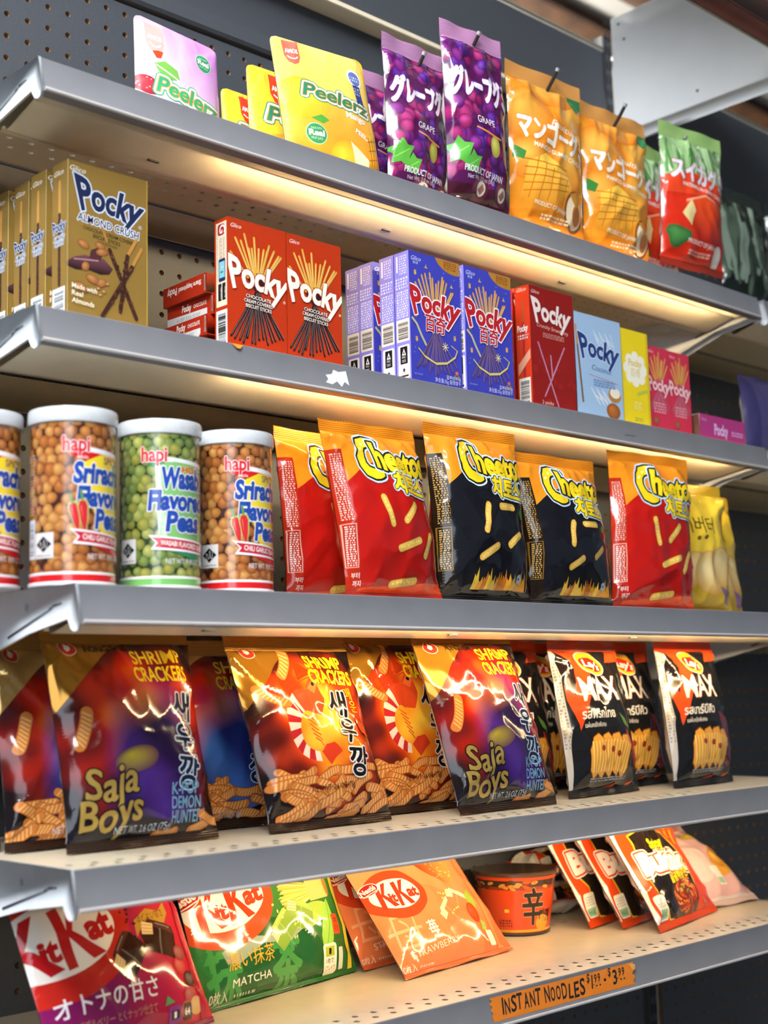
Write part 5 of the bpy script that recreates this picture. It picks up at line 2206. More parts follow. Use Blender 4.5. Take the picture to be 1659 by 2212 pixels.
def art_pouch_yellow(W=136, H=166):
    a = new(lambda u, v: mix(C('#ecc23c'), C('#efd06a'), v / 160))
    a.poly([(0, 70), (60, 92), (122, 84), (122, 0), (0, 0)], lambda u, v: mix(C('#ee9222'), C('#eeb040'), v / 90))
    a.up()
    amos(a, 13, 128, C('#d8604e'))
    a.ball(26, 84, 34, 28, C('#e2c838'), C('#c9aa2a'), 22)
    a.up()
    a.poly([(30, 58), (44, 64), (54, 58), (44, 52)], C('#4f9a3a'))
    real_badge(a, 34, 38, 1.25, C('#3a8a54'))
    peel_logo(a, 74, 84, 96, C('#2c7a58'))
    a.text('Mango', 82, 70, 8, C('#f4efe2'), bold=.03, w=30, rot=-6)
    a.text('PEELABLE', 92, 52, 6, C('#f4efe2'), bold=.03, w=40, rot=-22)
    a.ell(112, 132, 12, 13, C('#e3e0da'))
    a.poly([(106, 122), (118, 122), (118, 92), (112, 98), (106, 94)], C('#22357a'))
    a.up()
    a.ell(112, 132, 9, 10, C('#5a6cae'))
    a.up()
    a.small(105, 128, 119, 136, 2, C('#dfe2ea'), 3)
    a.small(107, 108, 117, 120, 3, C('#c8cde0'), 3)
    a.ball(78, 16, 26, 22, C('#e9c43a'), C('#d8a026'), 18)
    a.up()
    a.poly([(82, 38), (112, 18), (112, -1), (92, -1)], C('#f0e2b8'))
    a.up()
    a.poly([(110, 0), (112, 54), (130, 54), (136, 0)], lambda u, v: mix(C('#d08a1c'), C('#e9b832'), v / 54))
    a.up()
    for k in range(4):
        a.cap(112, 8 + k * 12, 134, 16 + k * 12, 1.6, C('#a8661a'))
        a.cap(113 + k * 6, 50, 118 + k * 5, 2, 1.6, C('#a8661a'))
    a.rect(130, 56, 138, 170, C('#e6be3a'))
    return a


def art_small_pouch(W=60, H=125):
    a = new(C('#eebc2e'))
    a.poly([(0, 44), (60, 60), (60, 0), (0, 0)], C('#eeA52c'))
    a.up()
    amos(a, 22, 84, C('#cf3a1c'))
    peel_logo(a, 64, 60, 96, C('#2c7a58'))
    a.ball(50, 22, 20, 18, C('#e9c43a'), C('#d8a026'), 14)
    return a


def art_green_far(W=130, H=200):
    a = new(C('#161c18'))  # inks darkened: the dimness of the unlit bay is in the colours
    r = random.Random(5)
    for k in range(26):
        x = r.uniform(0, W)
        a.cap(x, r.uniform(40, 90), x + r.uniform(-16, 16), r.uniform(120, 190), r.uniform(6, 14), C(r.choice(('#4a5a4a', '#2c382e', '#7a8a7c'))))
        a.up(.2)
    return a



# ------------------------------------------------------------------ top shelf: pouches and hanging gummy bags
Z1 = ZS[0]
a_pink, a_yel, a_sml = art_pouch_pink(), art_pouch_yellow(), art_small_pouch()
soft = dict(mat='satin', seals=(0.030, 0.006), crease=0.35, zig=False, waist=0.0, mesh_name='pouch_body')


def hole_in_pouch(root, h, y=-0.0012):
    g = MB()
    g.add([(0.0035 * math.cos(t), y, h - 0.016 + 0.0035 * math.sin(t)) for t in np.linspace(0, 2 * math.pi, 20, endpoint=False)], [tuple(range(20))], C('#3f434a'))
    g.build('hang_hole', M['peg'], root)


def pouch(w, h, t, art, aw, ah, colr, label, loc, yaw, lean, roll, seed, group=None):
    k = dict(soft)
    # the flat head of the pouch belongs to the printed sheet, so its end seal is only a thin strip
    k['seals'] = (0.0, 0.005)
    k['cell'], k['corner'] = 2.4, 0.009
    r = bag('gummy_pouch', w, h, t, scaled(art, w * 1000 / aw, h * 1000 / ah), colr, seed, loc, yaw, lean, 0.0, low=0.52, tilt=roll, **k)
    hole_in_pouch(r, h)
    tag(r, label, 'gummy pouch', group)
    return r


pouch(0.118, 0.166, 0.030, a_pink, 104, 150, C('#cf9ad6'), 'pink lychee gummy pouch standing alone at the near end of the top shelf', (0.153, -0.108, Z1), 3, 5, 2.5, 3)
pouch(0.140, 0.153, 0.034, a_yel, 136, 166, C('#efd06a'), 'large yellow mango gummy pouch in front of two smaller yellow ones', (0.302, -0.200, Z1), 0, 6, -4.5, 5)
pouch(0.075, 0.142, 0.022, a_sml, 60, 125, C('#efc02e'), 'yellow gummy pouch half hidden behind the large mango pouch', (0.268, -0.140, Z1), -3, 4, 0, 6, 'small yellow mango gummy pouches')
pouch(0.062, 0.127, 0.022, a_sml, 60, 125, C('#efc02e'), 'smallest yellow gummy pouch, lowest and farthest back beside the larger mango pouches', (0.258, -0.092, Z1), 0, 3, 0, 7, 'small yellow mango gummy pouches')


def hook(x, z, length, label):
    t = empty('peg_hook', (x, 0, z))
    MB().tube([(0, -0.002, 0), (0, -length * .5, 0), (0, -length + 0.014, 0.0), (0, -length + 0.005, 0.004), (0, -length - 0.006, 0.016), (0, -length - 0.014, 0.026)], 0.0024, 10).build('wire', M['steel'], t, smooth=True)
    MB().tube([(0, -length - 0.0142, 0.0262), (0, -length - 0.0165, 0.030)], 0.0029, 10).build('tip', M['tip'], t, smooth=True)
    MB().bbox(-0.007, 0.007, -0.004, -0.0005, -0.016, 0.020, 0.001).build('back_clip', M['steel'], t)
    tag(t, label, 'hook', 'peg hooks above the top shelf')


for x, z, L, lb in ((0.512, 1.628, 0.222, 'dark wire peg hook holding the tallest grape gummy bag'), (0.665, 1.628, 0.222, 'dark wire peg hook with bright tip holding the first mango gummy bag'),
                    (0.818, 1.625, 0.218, 'dark wire peg hook holding the second mango gummy bag'), (0.985, 1.628, 0.205, 'dark wire peg hook holding the front watermelon gummy bag'),
                    (0.462, 1.603, 0.175, 'dark wire peg hook just behind the tallest grape gummy bag')):
    hook(x, z, L, lb)

a_gr, a_mg, a_ml = art_grape(), art_mango(), art_melon()
hang = dict(rest=False, seals=(0.020, 0.012), crease=1.15, waist=0.06, mesh_name='bag_body')
for nm, w, h, t, art, s0, s1, loc, yaw, lean, roll, seed, lb, gp in (
        ('gummy_bag', 0.104, 0.232, 0.040, a_gr, '#c08ab4', '#3c1424', (0.517, -0.222, Z1 + .003), -4, -1, -2, 11, 'tallest purple grape gummy bag, frontmost of the three grape bags', 'purple grape gummy bags'),
        ('gummy_bag', 0.108, 0.215, 0.034, a_gr, '#b080a8', '#3c1424', (0.456, -0.180, Z1 + .002), 0, 1, 0, 12, 'middle purple grape gummy bag, partly behind the tallest grape bag', 'purple grape gummy bags'),
        ('gummy_bag', 0.110, 0.188, 0.030, a_gr, '#b080a8', '#3c1424', (0.438, -0.132, Z1 + .002), 2, 1, 0, 13, 'shortest purple grape gummy bag next to the large yellow pouch', 'purple grape gummy bags'),
        ('gummy_bag', 0.146, 0.226, 0.042, a_mg, '#e2a054', '#d9801c', (0.661, -0.212, Z1 + .002), -3, -1, 0, 14, 'orange mango gummy bag hanging beside the tallest grape bag', 'orange mango gummy bags'),
        ('gummy_bag', 0.144, 0.220, 0.042, a_mg, '#e2a054', '#d9801c', (0.820, -0.205, Z1 + .002), -3, -1, 0, 15, 'orange mango gummy bag hanging beside the green and red watermelon bags', 'orange mango gummy bags'),
        ('gummy_bag', 0.142, 0.218, 0.040, a_ml, '#a8cf7c', '#8a2a1c', (0.996, -0.212, Z1 + .026), -6, -1, 2, 16, 'green and red watermelon gummy bag hanging at the far end of the top shelf', 'green and red watermelon gummy bags'),
        ('gummy_bag', 0.150, 0.226, 0.034, a_ml, '#a8cf7c', '#8a2a1c', (0.966, -0.165, Z1 + .002), 0, 1, 0, 17, 'green and red watermelon gummy bag hidden behind the front one', 'green and red watermelon gummy bags')):
    sc = scaled(art, w * 1000 / (118 if art is a_gr else 150), h * 1000 / 218)
    r = bag(nm, w, h, t, sc, (C(s0), C(s1)), seed, loc, yaw, lean, roll, **hang)
    tag(r, lb, 'gummy bag', gp)

# ------------------------------------------------------------------ second shelf: biscuit stick cartons
Z2 = ZS[1] + 0.0004
CG = 'almond biscuit stick cartons'
ag, ags = art_gold(), art_gold_side()
names = ['gold almond biscuit stick carton at the front of the gold row', 'second gold almond carton, right behind the front gold one',
         'third gold almond carton in the row from the front', 'rearmost gold almond carton at the near end of the shelf']
first = None
for i in range(4):
    loc = (-0.0520 - 0.002 * (i % 2), -0.2165 + 0.0362 * i, Z2)
    if i == 0:
        first = carton('biscuit_stick_carton', 0.0885, 0.155, 0.0260, GOLD, ag, ags, loc=loc)
        o = first
    else:
        o = first.copy()
        COL.objects.link(o)
        o.location = loc
        for ch in first.children:
            c2 = ch.copy()
            COL.objects.link(c2)
            c2.parent = o
    tag(o, names[i], 'carton', CG)

ar, ars = art_red(), art_red_side()
o = carton('biscuit_stick_carton', 0.0770, 0.1385, 0.0220, RED, ar, ars, loc=(0.1290, -0.2245, Z2), rot=(0, 0, 0))
tag(o, 'standing red chocolate biscuit stick carton beside the lying red stack', 'carton', 'standing red chocolate cartons')
o2 = o.copy()
COL.objects.link(o2)
o2.location = (0.2078, -0.2240, Z2)
for ch in list(o.children):
    c2 = ch.copy()
    COL.objects.link(c2)
    c2.parent = o2
tag(o2, 'standing red chocolate biscuit stick carton beside the purple cartons', 'carton', 'standing red chocolate cartons')

# lying red cartons: short end towards the aisle end, seen from the left
e0, e1 = art_red_end(0), art_red_end(1)
for i in range(4):
    mb = MB()
    L, Wd, Ht = 0.142, 0.080, 0.0212
    mb.bbox(0, L, -Wd / 2, Wd / 2, 0, Ht, 0.0006, C('#ae2a10'))
    art_flat(mb, e0 if i == 3 else e1, (0, Wd / 2, 0), (0, -1, 0), (0, 0, 1), (80, 21.2))
    o = mb.build('biscuit_stick_carton', M['card'], None, loc=(0.128 + (0.003, -0.002, 0.002, -0.004)[i], -0.155 + (0.010, 0.002, -0.003, -0.001)[i], Z2 + i * 0.0214), rot=(0, 0, (0.03, -0.02, 0.02, -0.03)[i]))
    f = MB()
    f.bbox(-0.0011, -0.0003, -Wd / 2 + 0.001, -Wd / 2 + 0.0035, 0.002, Ht - 0.002, 0.0003, C('#d8d0cc'))
    f.build('side_flap', M['card'], o)
    tag(o, ['lowest of four red cartons lying stacked behind the shelf rail', 'second from the bottom in the lying stack of red cartons', 'third from the bottom in the lying stack of red cartons', 'top carton of the lying red stack, its print upside down'][i], 'carton', 'lying red chocolate cartons')

ap, aps = art_purple(), art_purple_side()
pl = ['front purple blueberry carton showing its pale side, next to the red cartons', 'second purple carton behind the front one with the pale side', 'third purple carton in the row showing pale sides', 'rearmost purple carton showing a pale side',
      'purple blueberry carton nearest the dark red strawberry cartons', 'purple carton right behind the one nearest the strawberry cartons']
pos = [(0.3745, -0.2400), (0.3745, -0.2152), (0.3720, -0.1825), (0.3735, -0.1577), (0.4635, -0.2425), (0.4640, -0.2177)]
first = None
for i, (x, y) in enumerate(pos):
    if first is None:
        first = o = carton('biscuit_stick_carton', 0.0840, 0.1510, 0.0235, PUR, ap, aps, loc=(x, y, Z2))
    else:
        o = first.copy()
        COL.objects.link(o)
        o.location = (x, y, Z2)
        for ch in first.children:
            c2 = ch.copy()
            COL.objects.link(c2)
            c2.parent = o
    tag(o, pl[i], 'carton', 'purple blueberry cartons')

asb, asbs = art_strawberry(), art_strawberry_side()
first = None
for i in range(2):
    loc = (0.5985 - .001 * i, -0.2290 + 0.027 * i, Z2)
    if first is None:
        first = o = carton('biscuit_stick_carton', 0.0872, 0.1565, 0.0235, C('#a8241a'), asb, asbs, loc=loc)
    else:
        o = first.copy()
        COL.objects.link(o)
        o.location = loc
        for ch in first.children:
            c2 = ch.copy()
            COL.objects.link(c2)
            c2.parent = o
    tag(o, ['front dark red strawberry carton beside the pale blue one', 'dark red strawberry carton hidden behind the front strawberry carton'][i], 'carton', 'dark red strawberry cartons')
o = carton('biscuit_stick_carton', 0.0985, 0.1380, 0.0240, C('#9fbddd'), art_coconut(), None, loc=(0.6878, -0.2290, Z2))
tag(o, 'pale blue coconut biscuit stick carton', 'carton')
o = carton('biscuit_stick_carton', 0.0610, 0.1335, 0.0240, C('#e2c81a'), art_yellow(), None, loc=(0.7900, -0.2270, Z2))
tag(o, 'bright yellow narrow biscuit carton beside the pale blue one', 'carton')
apk = art_pink()
o = carton('biscuit_stick_carton', 0.0520, 0.1215, 0.0220, C('#d0324e'), apk, None, loc=(0.8560, -0.2210, Z2))
tag(o, 'pink biscuit carton right beside the yellow carton', 'carton', 'pink narrow cartons')
o2 = o.copy()
COL.objects.link(o2)
o2.location = (0.9095, -0.2195, Z2)
for ch in list(o.children):
    c2 = ch.copy()
    COL.objects.link(c2)
    c2.parent = o2
tag(o2, 'pink biscuit carton at the far end of the row, beside the dark gap', 'carton', 'pink narrow cartons')
mb = MB()
mb.bbox(0, 0.118, 0, 0.100, 0, 0.0365, 0.0006, C('#e0d8c8'))
am = art_magenta_end()
mb.bbox(0, 0.118, -0.0006, 0.0002, 0, 0.0365, 0.0003, C('#b0367c'))
art_flat(mb, am, (0, -0.0006, 0), (1, 0, 0), (0, 0, 1), (118, 36.5))
o = mb.build('biscuit_stick_carton', M['card'], None, loc=(0.9640, -0.2310, Z2))
MB().bbox(0.001, 0.117, 0.002, 0.099, 0.0366, 0.0371, 0.0002, C('#b0367c')).build('top_panel', M['card'], o)
tag(o, 'carton lying flat with a magenta end and a plain white side', 'carton')

# ------------------------------------------------------------------ third shelf: cans and puff bags
Z3 = ZS[2] + 0.0004
CAN_R, CAN_H = 0.0366, 0.155


def can(kind, x, y, label, group, yawadd=0.0, prev=None):
    loc = (x, y, Z3)
    dx, dy = CAM.x - x, CAM.y - y
    rot = (0, 0, math.atan2(dx, -dy) * -1 + yawadd)
    rot = (0, 0, math.atan2(dy, dx) + math.pi / 2 + yawadd)
    if prev:
        r = prev.copy()
        COL.objects.link(r)
        r.location, r.rotation_euler = loc, rot
        for ch in prev.children:
            c2 = ch.copy()
            COL.objects.link(c2)
            c2.parent = r
        tag(r, label, 'can', group)
        return r
    art = art_can(kind)
    red = kind == 'sriracha'
    r = empty('snack_can', loc, rot)
    mb = MB()
    n = 96
    base = art.base
    zb, zt = 0.0035, CAN_H - 0.008
    v, nm, f = [], [], []
    for k in range(n):
        t = 2 * math.pi * k / n
        for z in (zb, zt):
            v.append((CAN_R * math.sin(t), -CAN_R * math.cos(t), z))
            nm.append((math.sin(t), -math.cos(t), 0))
    f = [(2 * k, 2 * ((k + 1) % n), 2 * ((k + 1) % n) + 1, 2 * k + 1) for k in range(n)]
    mb.add(v, f, base, nm)
    uv, ly, cl, F = cut_art(art, (0.2, 3.5, CAN_R * 1000 * math.pi, CAN_H * 1000 - 8), CAN_R * 1000 * math.pi / 48, None)
    ph = uv[:, 0] / (CAN_R * 1000) - math.pi / 2
    rr = CAN_R + 0.00003 + ly * Art.STEP + 0.0
    P = np.stack([rr * np.sin(ph), -rr * np.cos(ph), uv[:, 1] / 1000], 1)
    N = np.stack([np.sin(ph), -np.cos(ph), 0 * ph], 1)
    mb.add(P, F, cl, N)
    mb.build('can_body', M['label'], r, custom=True)
    g = MB()
    g.lathe([(0, 0.0003), (CAN_R - 0.002, 0.0003), (CAN_R + 0.0010, 0.001), (CAN_R + 0.0013, 0.0026), (CAN_R + 0.0008, 0.0040), (CAN_R - 0.001, 0.0044)], 72, C('#d9d9e0'))
    g.build('base_rim', M['card'], r, smooth=True)
    g = MB()
    zt2 = CAN_H - 0.0085
    g.lathe([(CAN_R + 0.0008, zt2 - 0.0035), (CAN_R + 0.0020, zt2 - 0.0040), (CAN_R + 0.0025, zt2 - 0.001), (CAN_R + 0.0025, zt2 + 0.0065), (CAN_R + 0.0017, zt2 + 0.0085), (CAN_R - 0.002, zt2 + 0.0090),
             (CAN_R - 0.0035, zt2 + 0.0068), (0, zt2 + 0.0068)], 96)
    g.build('lid', M['lid'], r, smooth=True)
    g = MB()
    g.lathe([(CAN_R - 0.0005, zt2 - 0.002), (CAN_R + 0.0006, zt2 - 0.002), (CAN_R + 0.0006, zt2 + 0.003), (CAN_R - 0.003, zt2 + 0.0052), (0, zt2 + 0.0052)], 72, C('#dcdce0'))
    g.build('inner_seal', M['card'], r, smooth=True)
    tag(r, label, 'can', group)
    return r


red_can = can('sriracha', -0.0670, -0.2550, 'tall red-lidded sriracha peas can, nearest whole can at the shelf end', 'red sriracha pea cans')
can('wasabi', 0.0246, -0.2550, 'green wasabi peas can between two red ones', None)
can('sriracha', 0.1105, -0.2550, 'red sriracha peas can beside the cheese puff bags', 'red sriracha pea cans', 0.02, red_can)
can('sriracha', -0.1290, -0.1990, 'red sriracha peas can cut off at the edge, behind the nearest one', 'red sriracha pea cans', -0.1, red_can)

a_pr, a_pb = art_puff('red'), art_puff('black')
OR = C('#dd8418')
RB, BB = C('#b8281a'), C('#1a1412')
for art, w, h, t, loc, yaw, lean, roll, seed, sc, lb, gp in (
        (a_pr, 0.130, 0.186, 0.056, (0.3015, -0.280, Z3), -4, 5, -6.5, 22, RB, 'red and orange cheese puff bag leaning in front, its red side strip showing', 'red cheese puff bags'),
        (a_pr, 0.150, 0.188, 0.046, (0.292, -0.198, Z3), 4, 4, -1, 21, RB, 'red and orange cheese puff bag right beside the red can', 'red cheese puff bags'),
        (a_pr, 0.150, 0.186, 0.034, (0.408, -0.148, Z3), 0, 4, 0, 27, RB, 'red cheese puff bag mostly hidden behind the front black one', 'red cheese puff bags'),
        (a_pb, 0.143, 0.199, 0.056, (0.435, -0.285, Z3), -4, 5, 0, 24, BB, 'taller black and orange cheese puff bag beside the leaning red one', 'black cheese puff bags'),
        (a_pb, 0.150, 0.183, 0.052, (0.597, -0.280, Z3), -2, 5, -3, 25, BB, 'lower black and orange cheese puff bag before the far red one', 'black cheese puff bags'),
        (a_pb, 0.150, 0.186, 0.040, (0.655, -0.180, Z3), 0, 4, 0, 28, BB, 'black cheese puff bag hidden behind, only its yellow letters peeping out', 'black cheese puff bags'),
        (a_pr, 0.158, 0.210, 0.050, (0.776, -0.268, Z3), -6, 6, 8, 26, RB, 'far red and orange cheese puff bag next to the yellow chip bags', 'red cheese puff bags')):
    r = bag('cheese_puff_bag', w, h, t, scaled(art, w * 1000 / 150, h * 1000 / 190), (OR, sc), seed, loc, yaw, lean, roll, crease=1.1, back=C('#8a3a1c') if art is a_pr else C('#2a2018'), seals=(0.012, 0.007))
    tag(r, lb, 'snack bag', gp)
a_ch = art_chips()
for loc, yaw, lean, roll, seed, lb in (((0.928, -0.236, Z3), -6, 6, 3, 31, 'yellow chip bag beside the far red puff bag'), ((1.036, -0.190, Z3), -4, 8, 3, 32, 'yellow chip bag at the very end of the shelf, behind the other')):
    r = bag('chip_bag', 0.146, 0.186, 0.046, scaled(a_ch, 146 / 150, 186 / 195), (C('#e3b52a'), C('#a8862a')), seed, loc, yaw, lean, roll, crease=1.2, back=C('#b89a3a'))
    tag(r, lb, 'snack bag', 'yellow chip bags')

# ------------------------------------------------------------------ fourth shelf: shrimp cracker and potato chip bags
Z4 = ZS[3] + 0.0004
a_sh, a_bd, a_bl = art_shrimp(), art_band(), art_band(blue=True)
for art, loc, yaw, lean, roll, seed, w, h, lb, gp in (
        (a_bd, (0.036, -0.215, Z4), 1, 13, -1.0, 41, 0.167, 0.208, 'dark shrimp cracker bag with gold lettering at the near shelf end', 'dark cracker bags with gold lettering'),
        (a_sh, (0.256, -0.228, Z4), 2, 16, -4, 42, 0.172, 0.204, 'shrimp cracker bag with a curled shrimp and a heap of crackers, in front', 'shrimp cracker bags with a curled shrimp'),
        (a_bd, (0.503, -0.252, Z4), 1, 14, -6, 43, 0.172, 0.211, 'dark shrimp cracker bag with gold lettering beside the black and orange chip bags', 'dark cracker bags with gold lettering'),
        (a_bl, (0.172, -0.150, Z4), 0, 9, 0, 44, 0.165, 0.196, 'shrimp cracker bag with blue glow, behind the front shrimp bag', 'cracker bags with a blue glow'),
        (a_bl, (0.366, -0.112, Z4), 2, 9, 0, 45, 0.165, 0.198, 'shrimp cracker bag with blue glow squeezed between two shrimp bags', 'cracker bags with a blue glow'),
        (a_sh, (0.438, -0.182, Z4), 1, 12, -5, 46, 0.168, 0.210, 'shrimp cracker bag half hidden behind the second dark bag', 'shrimp cracker bags with a curled shrimp'),
        (a_bl, (0.008, -0.158, Z4), 1, 13, 0, 47, 0.168, 0.204, 'shrimp cracker bag with blue glow behind the nearest dark bag', 'cracker bags with a blue glow'),
        (a_bl, (-0.150, -0.135, Z4), 2, 9, 0, 48, 0.168, 0.160, 'shrimp cracker bag with blue glow, cut off at the picture edge', 'cracker bags with a blue glow')):
    r = bag('shrimp_cracker_bag', w, h, 0.050 if seed < 44 else 0.036, scaled(art, w * 1000 / 165, h * 1000 / 208), (GOLDF if art is not a_bl else GOLDL, C('#2a1810')), seed, loc, yaw, lean, roll,
            crease=1.15, back=C('#c9c6c0'), seals=(0.016, 0.010), low=0.85)
    tag(r, lb, 'snack bag', gp)
a_mx, a_my = art_max(0), art_max(1)
for art, loc, yaw, lean, roll, seed, lb in (
        (a_mx, (0.635, -0.155, Z4), 3, 8, 0, 51, 'black and orange chip bag tucked behind the second dark cracker bag'),
        (a_mx, (0.724, -0.218, Z4), 2, 12, 5, 52, 'black and orange chip bag with a red chili, front of the group'),
        (a_my, (0.862, -0.165, Z4), 0, 10, 3, 53, 'black and orange chip bag hidden between the two front ones'),
        (a_my, (0.926, -0.232, Z4), 2, 12, 8, 54, 'black and orange chip bag at the far end, dark red shreds on its print'),
        (a_mx, (0.760, -0.100, Z4), 0, 8, 0, 55, 'rearmost black and orange chip bag against the back panel')):
    r = bag('potato_chip_bag', 0.150, 0.200, 0.050, art, (C('#d4481a') if seed != 52 else C('#b23a18'), C('#16171b')), seed, loc, yaw, lean, roll, crease=1.2, back=C('#b4b0ab'), low=0.85)
    tag(r, lb, 'snack bag', 'black and orange chip bags')

# ------------------------------------------------------------------ lowest shelf
Z5 = ZS[4] + 0.0004
flatbag = dict(crease=0.75, seals=(0.006, 0.006), waist=0.01)
r = bag('chocolate_bag', 0.205, 0.186, 0.040, scaled(art_otona(), 1, 1, -12), (C('#8a1640'), C('#7a1244')), 61, (0.030, -0.215, Z5), 13, 26, 0, back=C('#b0a8a0'), **flatbag)
tag(r, 'crimson and purple chocolate wafer bag at the near end of the lowest shelf', 'chocolate bag')
r = bag('chocolate_bag', 0.243, 0.180, 0.040, scaled(art_matcha(), 1, 1, -10), (C('#2f6a30'), C('#27602c')), 62, (0.264, -0.137, Z5), 9, 20, 0, back=C('#b0a8a0'), **flatbag)
tag(r, 'green matcha chocolate wafer bag with a bamboo whisk', 'chocolate bag')
abr = scaled(art_berry(), 1, 1, -12)
for w, h, loc, yaw, lean, seed, lb in ((0.206, 0.204, (0.487, -0.184, Z5), 7, 39, 63, 'orange strawberry chocolate wafer bag leaning in front'), (0.186, 0.180, (0.480, -0.114, Z5), 7, 30, 64, 'orange strawberry chocolate wafer bag between the matcha bag and the front one')):
    r = bag('chocolate_bag', w, h, 0.034, abr, (C('#e8915f'), C('#d9673a')), seed, loc, yaw, lean, 0, back=C('#c8b8a8'), **flatbag)
    tag(r, lb, 'chocolate bag', 'orange strawberry chocolate bags')


def noodle_cup(loc, label):
    art = new(C('#d8461c'))
    RT, RB_, Hc = 0.054, 0.042, 0.077
    U = RT * 1000 * math.pi
    art.rect(-1, 60, U + 1, 70, C('#3a2a22'))
    art.rect(-1, 58, U + 1, 62, C('#8a3a1c'))
    art.rect(-1, 5, U + 1, 8, C('#d9a02a'))
    art.up()
    rr = random.Random(4)
    for k in range(40):
        art.ell(rr.uniform(0, U), rr.uniform(59, 69), 5, 2, C(rr.choice(('#b8501c', '#6a2a14', '#c98a3a', '#4a3a22'))), rr.uniform(-20, 20))
        art.up(.1)
    art.text('辛', U * .56, 18, 34, C('#1c1210'), bold=.025, w=32, al='L', out=[(1.6, C('#d9b08a'))])
    art.up()
    art.text('라면', U * .72, 18, 12, C('#1c1210'), bold=.04, w=22)
    art.ell(U * .76, 16, 13, 10, C('#c9962a'))
    art.small(U * .34, 12, U * .46, 22, 3, C('#6a2010'), 4)
    art.rect(U * .40, 30, U * .44, 34, C('#e2c23a'))
    dx, dy = CAM.x - loc[0], CAM.y - loc[1]
    r = empty('noodle_cup', loc, (0, 0, math.atan2(dy, dx) + math.pi / 2))
    R = lambda z: RB_ + (RT - RB_) * z / Hc
    mb = MB()
    n = 72
    v, nm = [], []
    for k in range(n):
        t = 2 * math.pi * k / n
        for z in (0.003, Hc):
            v.append((R(z) * math.sin(t), -R(z) * math.cos(t), z))
            nm.append((math.sin(t), -math.cos(t), -0.2))
    mb.add(v, [(2 * k, 2 * ((k + 1) % n), 2 * ((k + 1) % n) + 1, 2 * k + 1) for k in range(n)], art.base, nm)
    uv, ly, cl, F = cut_art(art, (0.2, 3, U, 78), U / 48, None)
    ph = uv[:, 0] / (RT * 1000) - math.pi / 2
    q = R(uv[:, 1] / 1000) + 0.00004 + ly * Art.STEP
    mb.add(np.stack([q * np.sin(ph), -q * np.cos(ph), uv[:, 1] / 1000], 1), F, cl, np.stack([np.sin(ph), -np.cos(ph), 0 * ph - .2], 1))
    mb.build('cup_body', M['label'], r, custom=True)
    MB().lathe([(0, 0.0002), (RB_ - .003, 0.0002), (RB_ + .001, 0.001), (RB_ + .0014, 0.004), (RB_, 0.0045)], 64, C('#3a302a')).build('base_ring', M['card'], r, smooth=True)
    MB().lathe([(RT - .001, Hc - .003), (RT + .003, Hc - .002), (RT + .0034, Hc + .001), (RT + .001, Hc + .0025), (RT - .004, Hc + .0022), (0, Hc + .0022)], 72, C('#4a3a2e')).build('lid', M['label'], r, smooth=True)
    tag(r, label, 'noodle cup')
    return r


noodle_cup((0.698, -0.084, Z5), 'orange instant noodle cup with a black brush character, behind the orange bag')

afn, apn = art_fire_noodle(), art_pink_noodle()
NR = C('#d8481a')
nb = dict(crease=1.25, seals=(0.012, 0.010), back=C('#d8d4cc'), low=0.9)
for loc, yaw, lean, roll, seed, w, h, lb in (
        ((0.888, -0.224, Z5), 12, 31, 1, 71, 0.196, 0.182, 'orange-red spicy noodle pack in front, bowl of noodles on its print'),
        ((0.878, -0.172, Z5), 12, 31, 0, 72, 0.190, 0.182, 'orange-red spicy noodle pack leaning right behind the front one'),
        ((0.855, -0.137, Z5), 12, 31, 0, 73, 0.190, 0.182, 'third orange-red spicy noodle pack in the leaning row, beside the lying ones')):
    r = bag('noodle_pack', w, h, 0.034 if seed == 71 else 0.024, scaled(afn, w * 1000 / 190, h * 1000 / 175, -16), (C('#d8501e'), NR), seed, loc, yaw, lean, roll, **nb)
    tag(r, lb, 'noodle pack', 'orange-red spicy noodle packs')
for loc, yaw, lean, roll, seed, lb in (((0.838, -0.074, Z5), 0, 88, 0, 74, 'orange-red noodle pack lying flat beside the noodle cup'), ((0.842, -0.066, Z5 + 0.047), -3, 88, 0, 75, 'orange-red noodle pack lying on top of the other flat one')):
    r = bag('noodle_pack', 0.140, 0.066, 0.034, scaled(afn, 140 / 190, 66 / 175), (C('#d8501e'), NR), seed, loc, yaw, lean, roll, **nb)
    tag(r, lb, 'noodle pack', 'orange-red spicy noodle packs')
for loc, yaw, lean, roll, seed, lb in (((1.043, -0.190, Z5), -4, 54, -4, 76, 'pale pink noodle pack lying back at the far end of the lowest shelf'), ((1.028, -0.090, Z5), -4, 50, -4, 77, 'pale pink noodle pack tucked behind the front pink one')):
    r = bag('noodle_pack', 0.130, 0.185, 0.046, scaled(apn, 130 / 190, 185 / 175), (C('#e0b8b4'), C('#d8c0bc')), seed, loc, yaw, lean, roll, **nb)
    tag(r, lb, 'noodle pack', 'pale pink noodle packs')

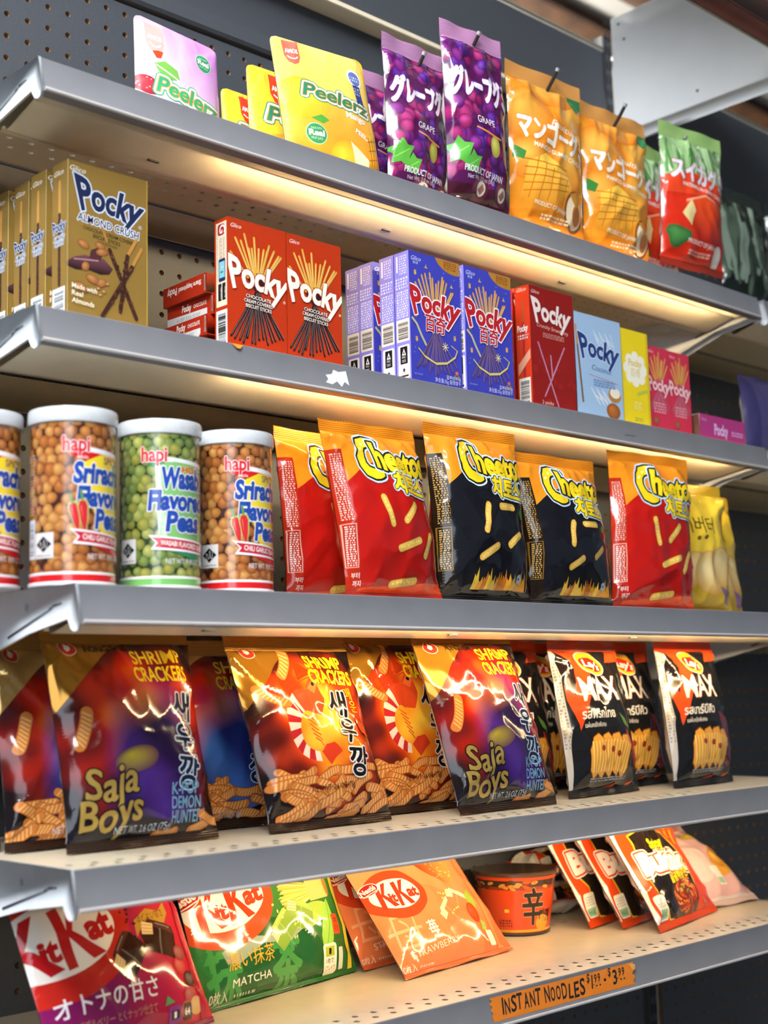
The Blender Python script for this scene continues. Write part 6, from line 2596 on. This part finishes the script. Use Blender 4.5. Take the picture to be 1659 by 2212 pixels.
# hand-written price on orange tape, stuck to the lowest rail
ta = new(C('#dd7a1c'))
ink = C('#1c1a1e')
x = 9
for ch, h, dy in (('I', 17, 0), ('N', 16, -1), ('S', 17, 0), ('T', 17, 1), ('A', 16, 0), ('N', 16, 0), ('T', 18, 0), (' ', 0, 0), ('N', 17, 0), ('O', 15, 0), ('O', 15, 0), ('D', 17, -1), ('L', 16, -2), ('E', 17, -3), ('S', 18, -2), (' ', 0, 0),
                  ('$', 10, 10), ('1', 15, 2), ('.', 9, 5), ('9', 9, 8), ('9', 9, 8), (' ', 0, 0), ('-', 16, 3), (' ', 0, 0), ('$', 10, 11), ('3', 16, 0), ('.', 9, 5), ('9', 9, 8), ('9', 9, 8)):
    if ch == ' ':
        x += 4
        continue
    wd = {'I': 3.0, '1': 2.6, '.': 1.6, '-': 5, '$': 6, '9': 5.5}.get(ch, 10.5 * h / 17)
    ta.text(ch, x, 6 + dy, h, ink, bold=.018, w=wd, shear=.18, rot=(ord(ch) * 7 % 9) - 4)
    x += wd + 2.2
    if ch == '9':
        ta.rect(x - 6.5, 9, x - 3, 10.6, ink)
TW, TH = 244.0, 26.0
kx = (TW - 22) / x
ta2 = scaled(ta, kx, 1.0)
for i_, it in enumerate(ta2.items):
    ta2.items[i_] = (it[0], [[(u + 8, v) for u, v in p] for p in it[1]], it[2])
ta = ta2
mb = MB()
uvp = []
NX = 48
top_e = [(TH + 0.4 * math.sin(i * 2.1)) for i in range(NX + 1)]
V, cols = [], []


def tape_pt(u, v):
    k = v / TH
    jig = 2.2 * math.sin(v * .9) * (1 if u < 6 else 0) + (2.6 * math.sin(v * .7 + 2) if u > TW - 6 else 0)
    lift = 0.0005 + 0.0012 * max(0, (u - TW + 22) / 22) ** 2 * k
    return (u + jig) / 1000, -(0.0021 + 0.19 * (1 - k) * 0.0225) - lift, -0.0035 - (1 - k) * 0.0235


for i in range(NX + 1):
    for j in range(9):
        V.append(tape_pt(TW * i / NX, TH * j / 8))
mb.add(V, [(i * 9 + j, (i + 1) * 9 + j, (i + 1) * 9 + j + 1, i * 9 + j + 1) for i in range(NX) for j in range(8)], ta.base)
uv, ly, cl, F = cut_art(ta, (0, 0, TW, TH), TW / NX, TH / 8)
P = np.array([tape_pt(u, v) for u, v in uv])
P[:, 1] -= 0.0002 + ly * 0.00002
mb.add(P, F, cl)
o = mb.build('price_tape', M['tape'], None, loc=(0.394, -DS[4], ZS[4]))
g = MB()
g.add([(0.2365, -0.0045, -0.0045), (0.246, -0.0062, -0.0052), (0.2455, -0.0070, -0.0105), (0.243, -0.0052, -0.0125)], [(0, 1, 2, 3)], C('#e09a48'))
g.build('folded_corner', M['tape'], o)
tag(o, 'strip of orange tape with hand-written instant noodles price on the lowest rail', 'price tape')

# ------------------------------------------------------------------ dim goods in the next bay
agf = art_green_far()
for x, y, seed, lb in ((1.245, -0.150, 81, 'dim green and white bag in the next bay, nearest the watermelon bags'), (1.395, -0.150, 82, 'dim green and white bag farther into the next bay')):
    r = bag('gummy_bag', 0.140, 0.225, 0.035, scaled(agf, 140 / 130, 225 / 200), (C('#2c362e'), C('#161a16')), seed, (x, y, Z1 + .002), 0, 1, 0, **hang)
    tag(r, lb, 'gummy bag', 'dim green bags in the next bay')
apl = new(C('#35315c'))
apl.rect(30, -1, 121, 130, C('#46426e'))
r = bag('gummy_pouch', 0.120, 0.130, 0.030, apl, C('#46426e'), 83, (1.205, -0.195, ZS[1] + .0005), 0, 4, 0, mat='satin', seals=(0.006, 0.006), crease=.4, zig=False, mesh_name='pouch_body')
tag(r, 'dull violet pouch standing on the next bay shelf beyond the dark gap', 'gummy pouch')
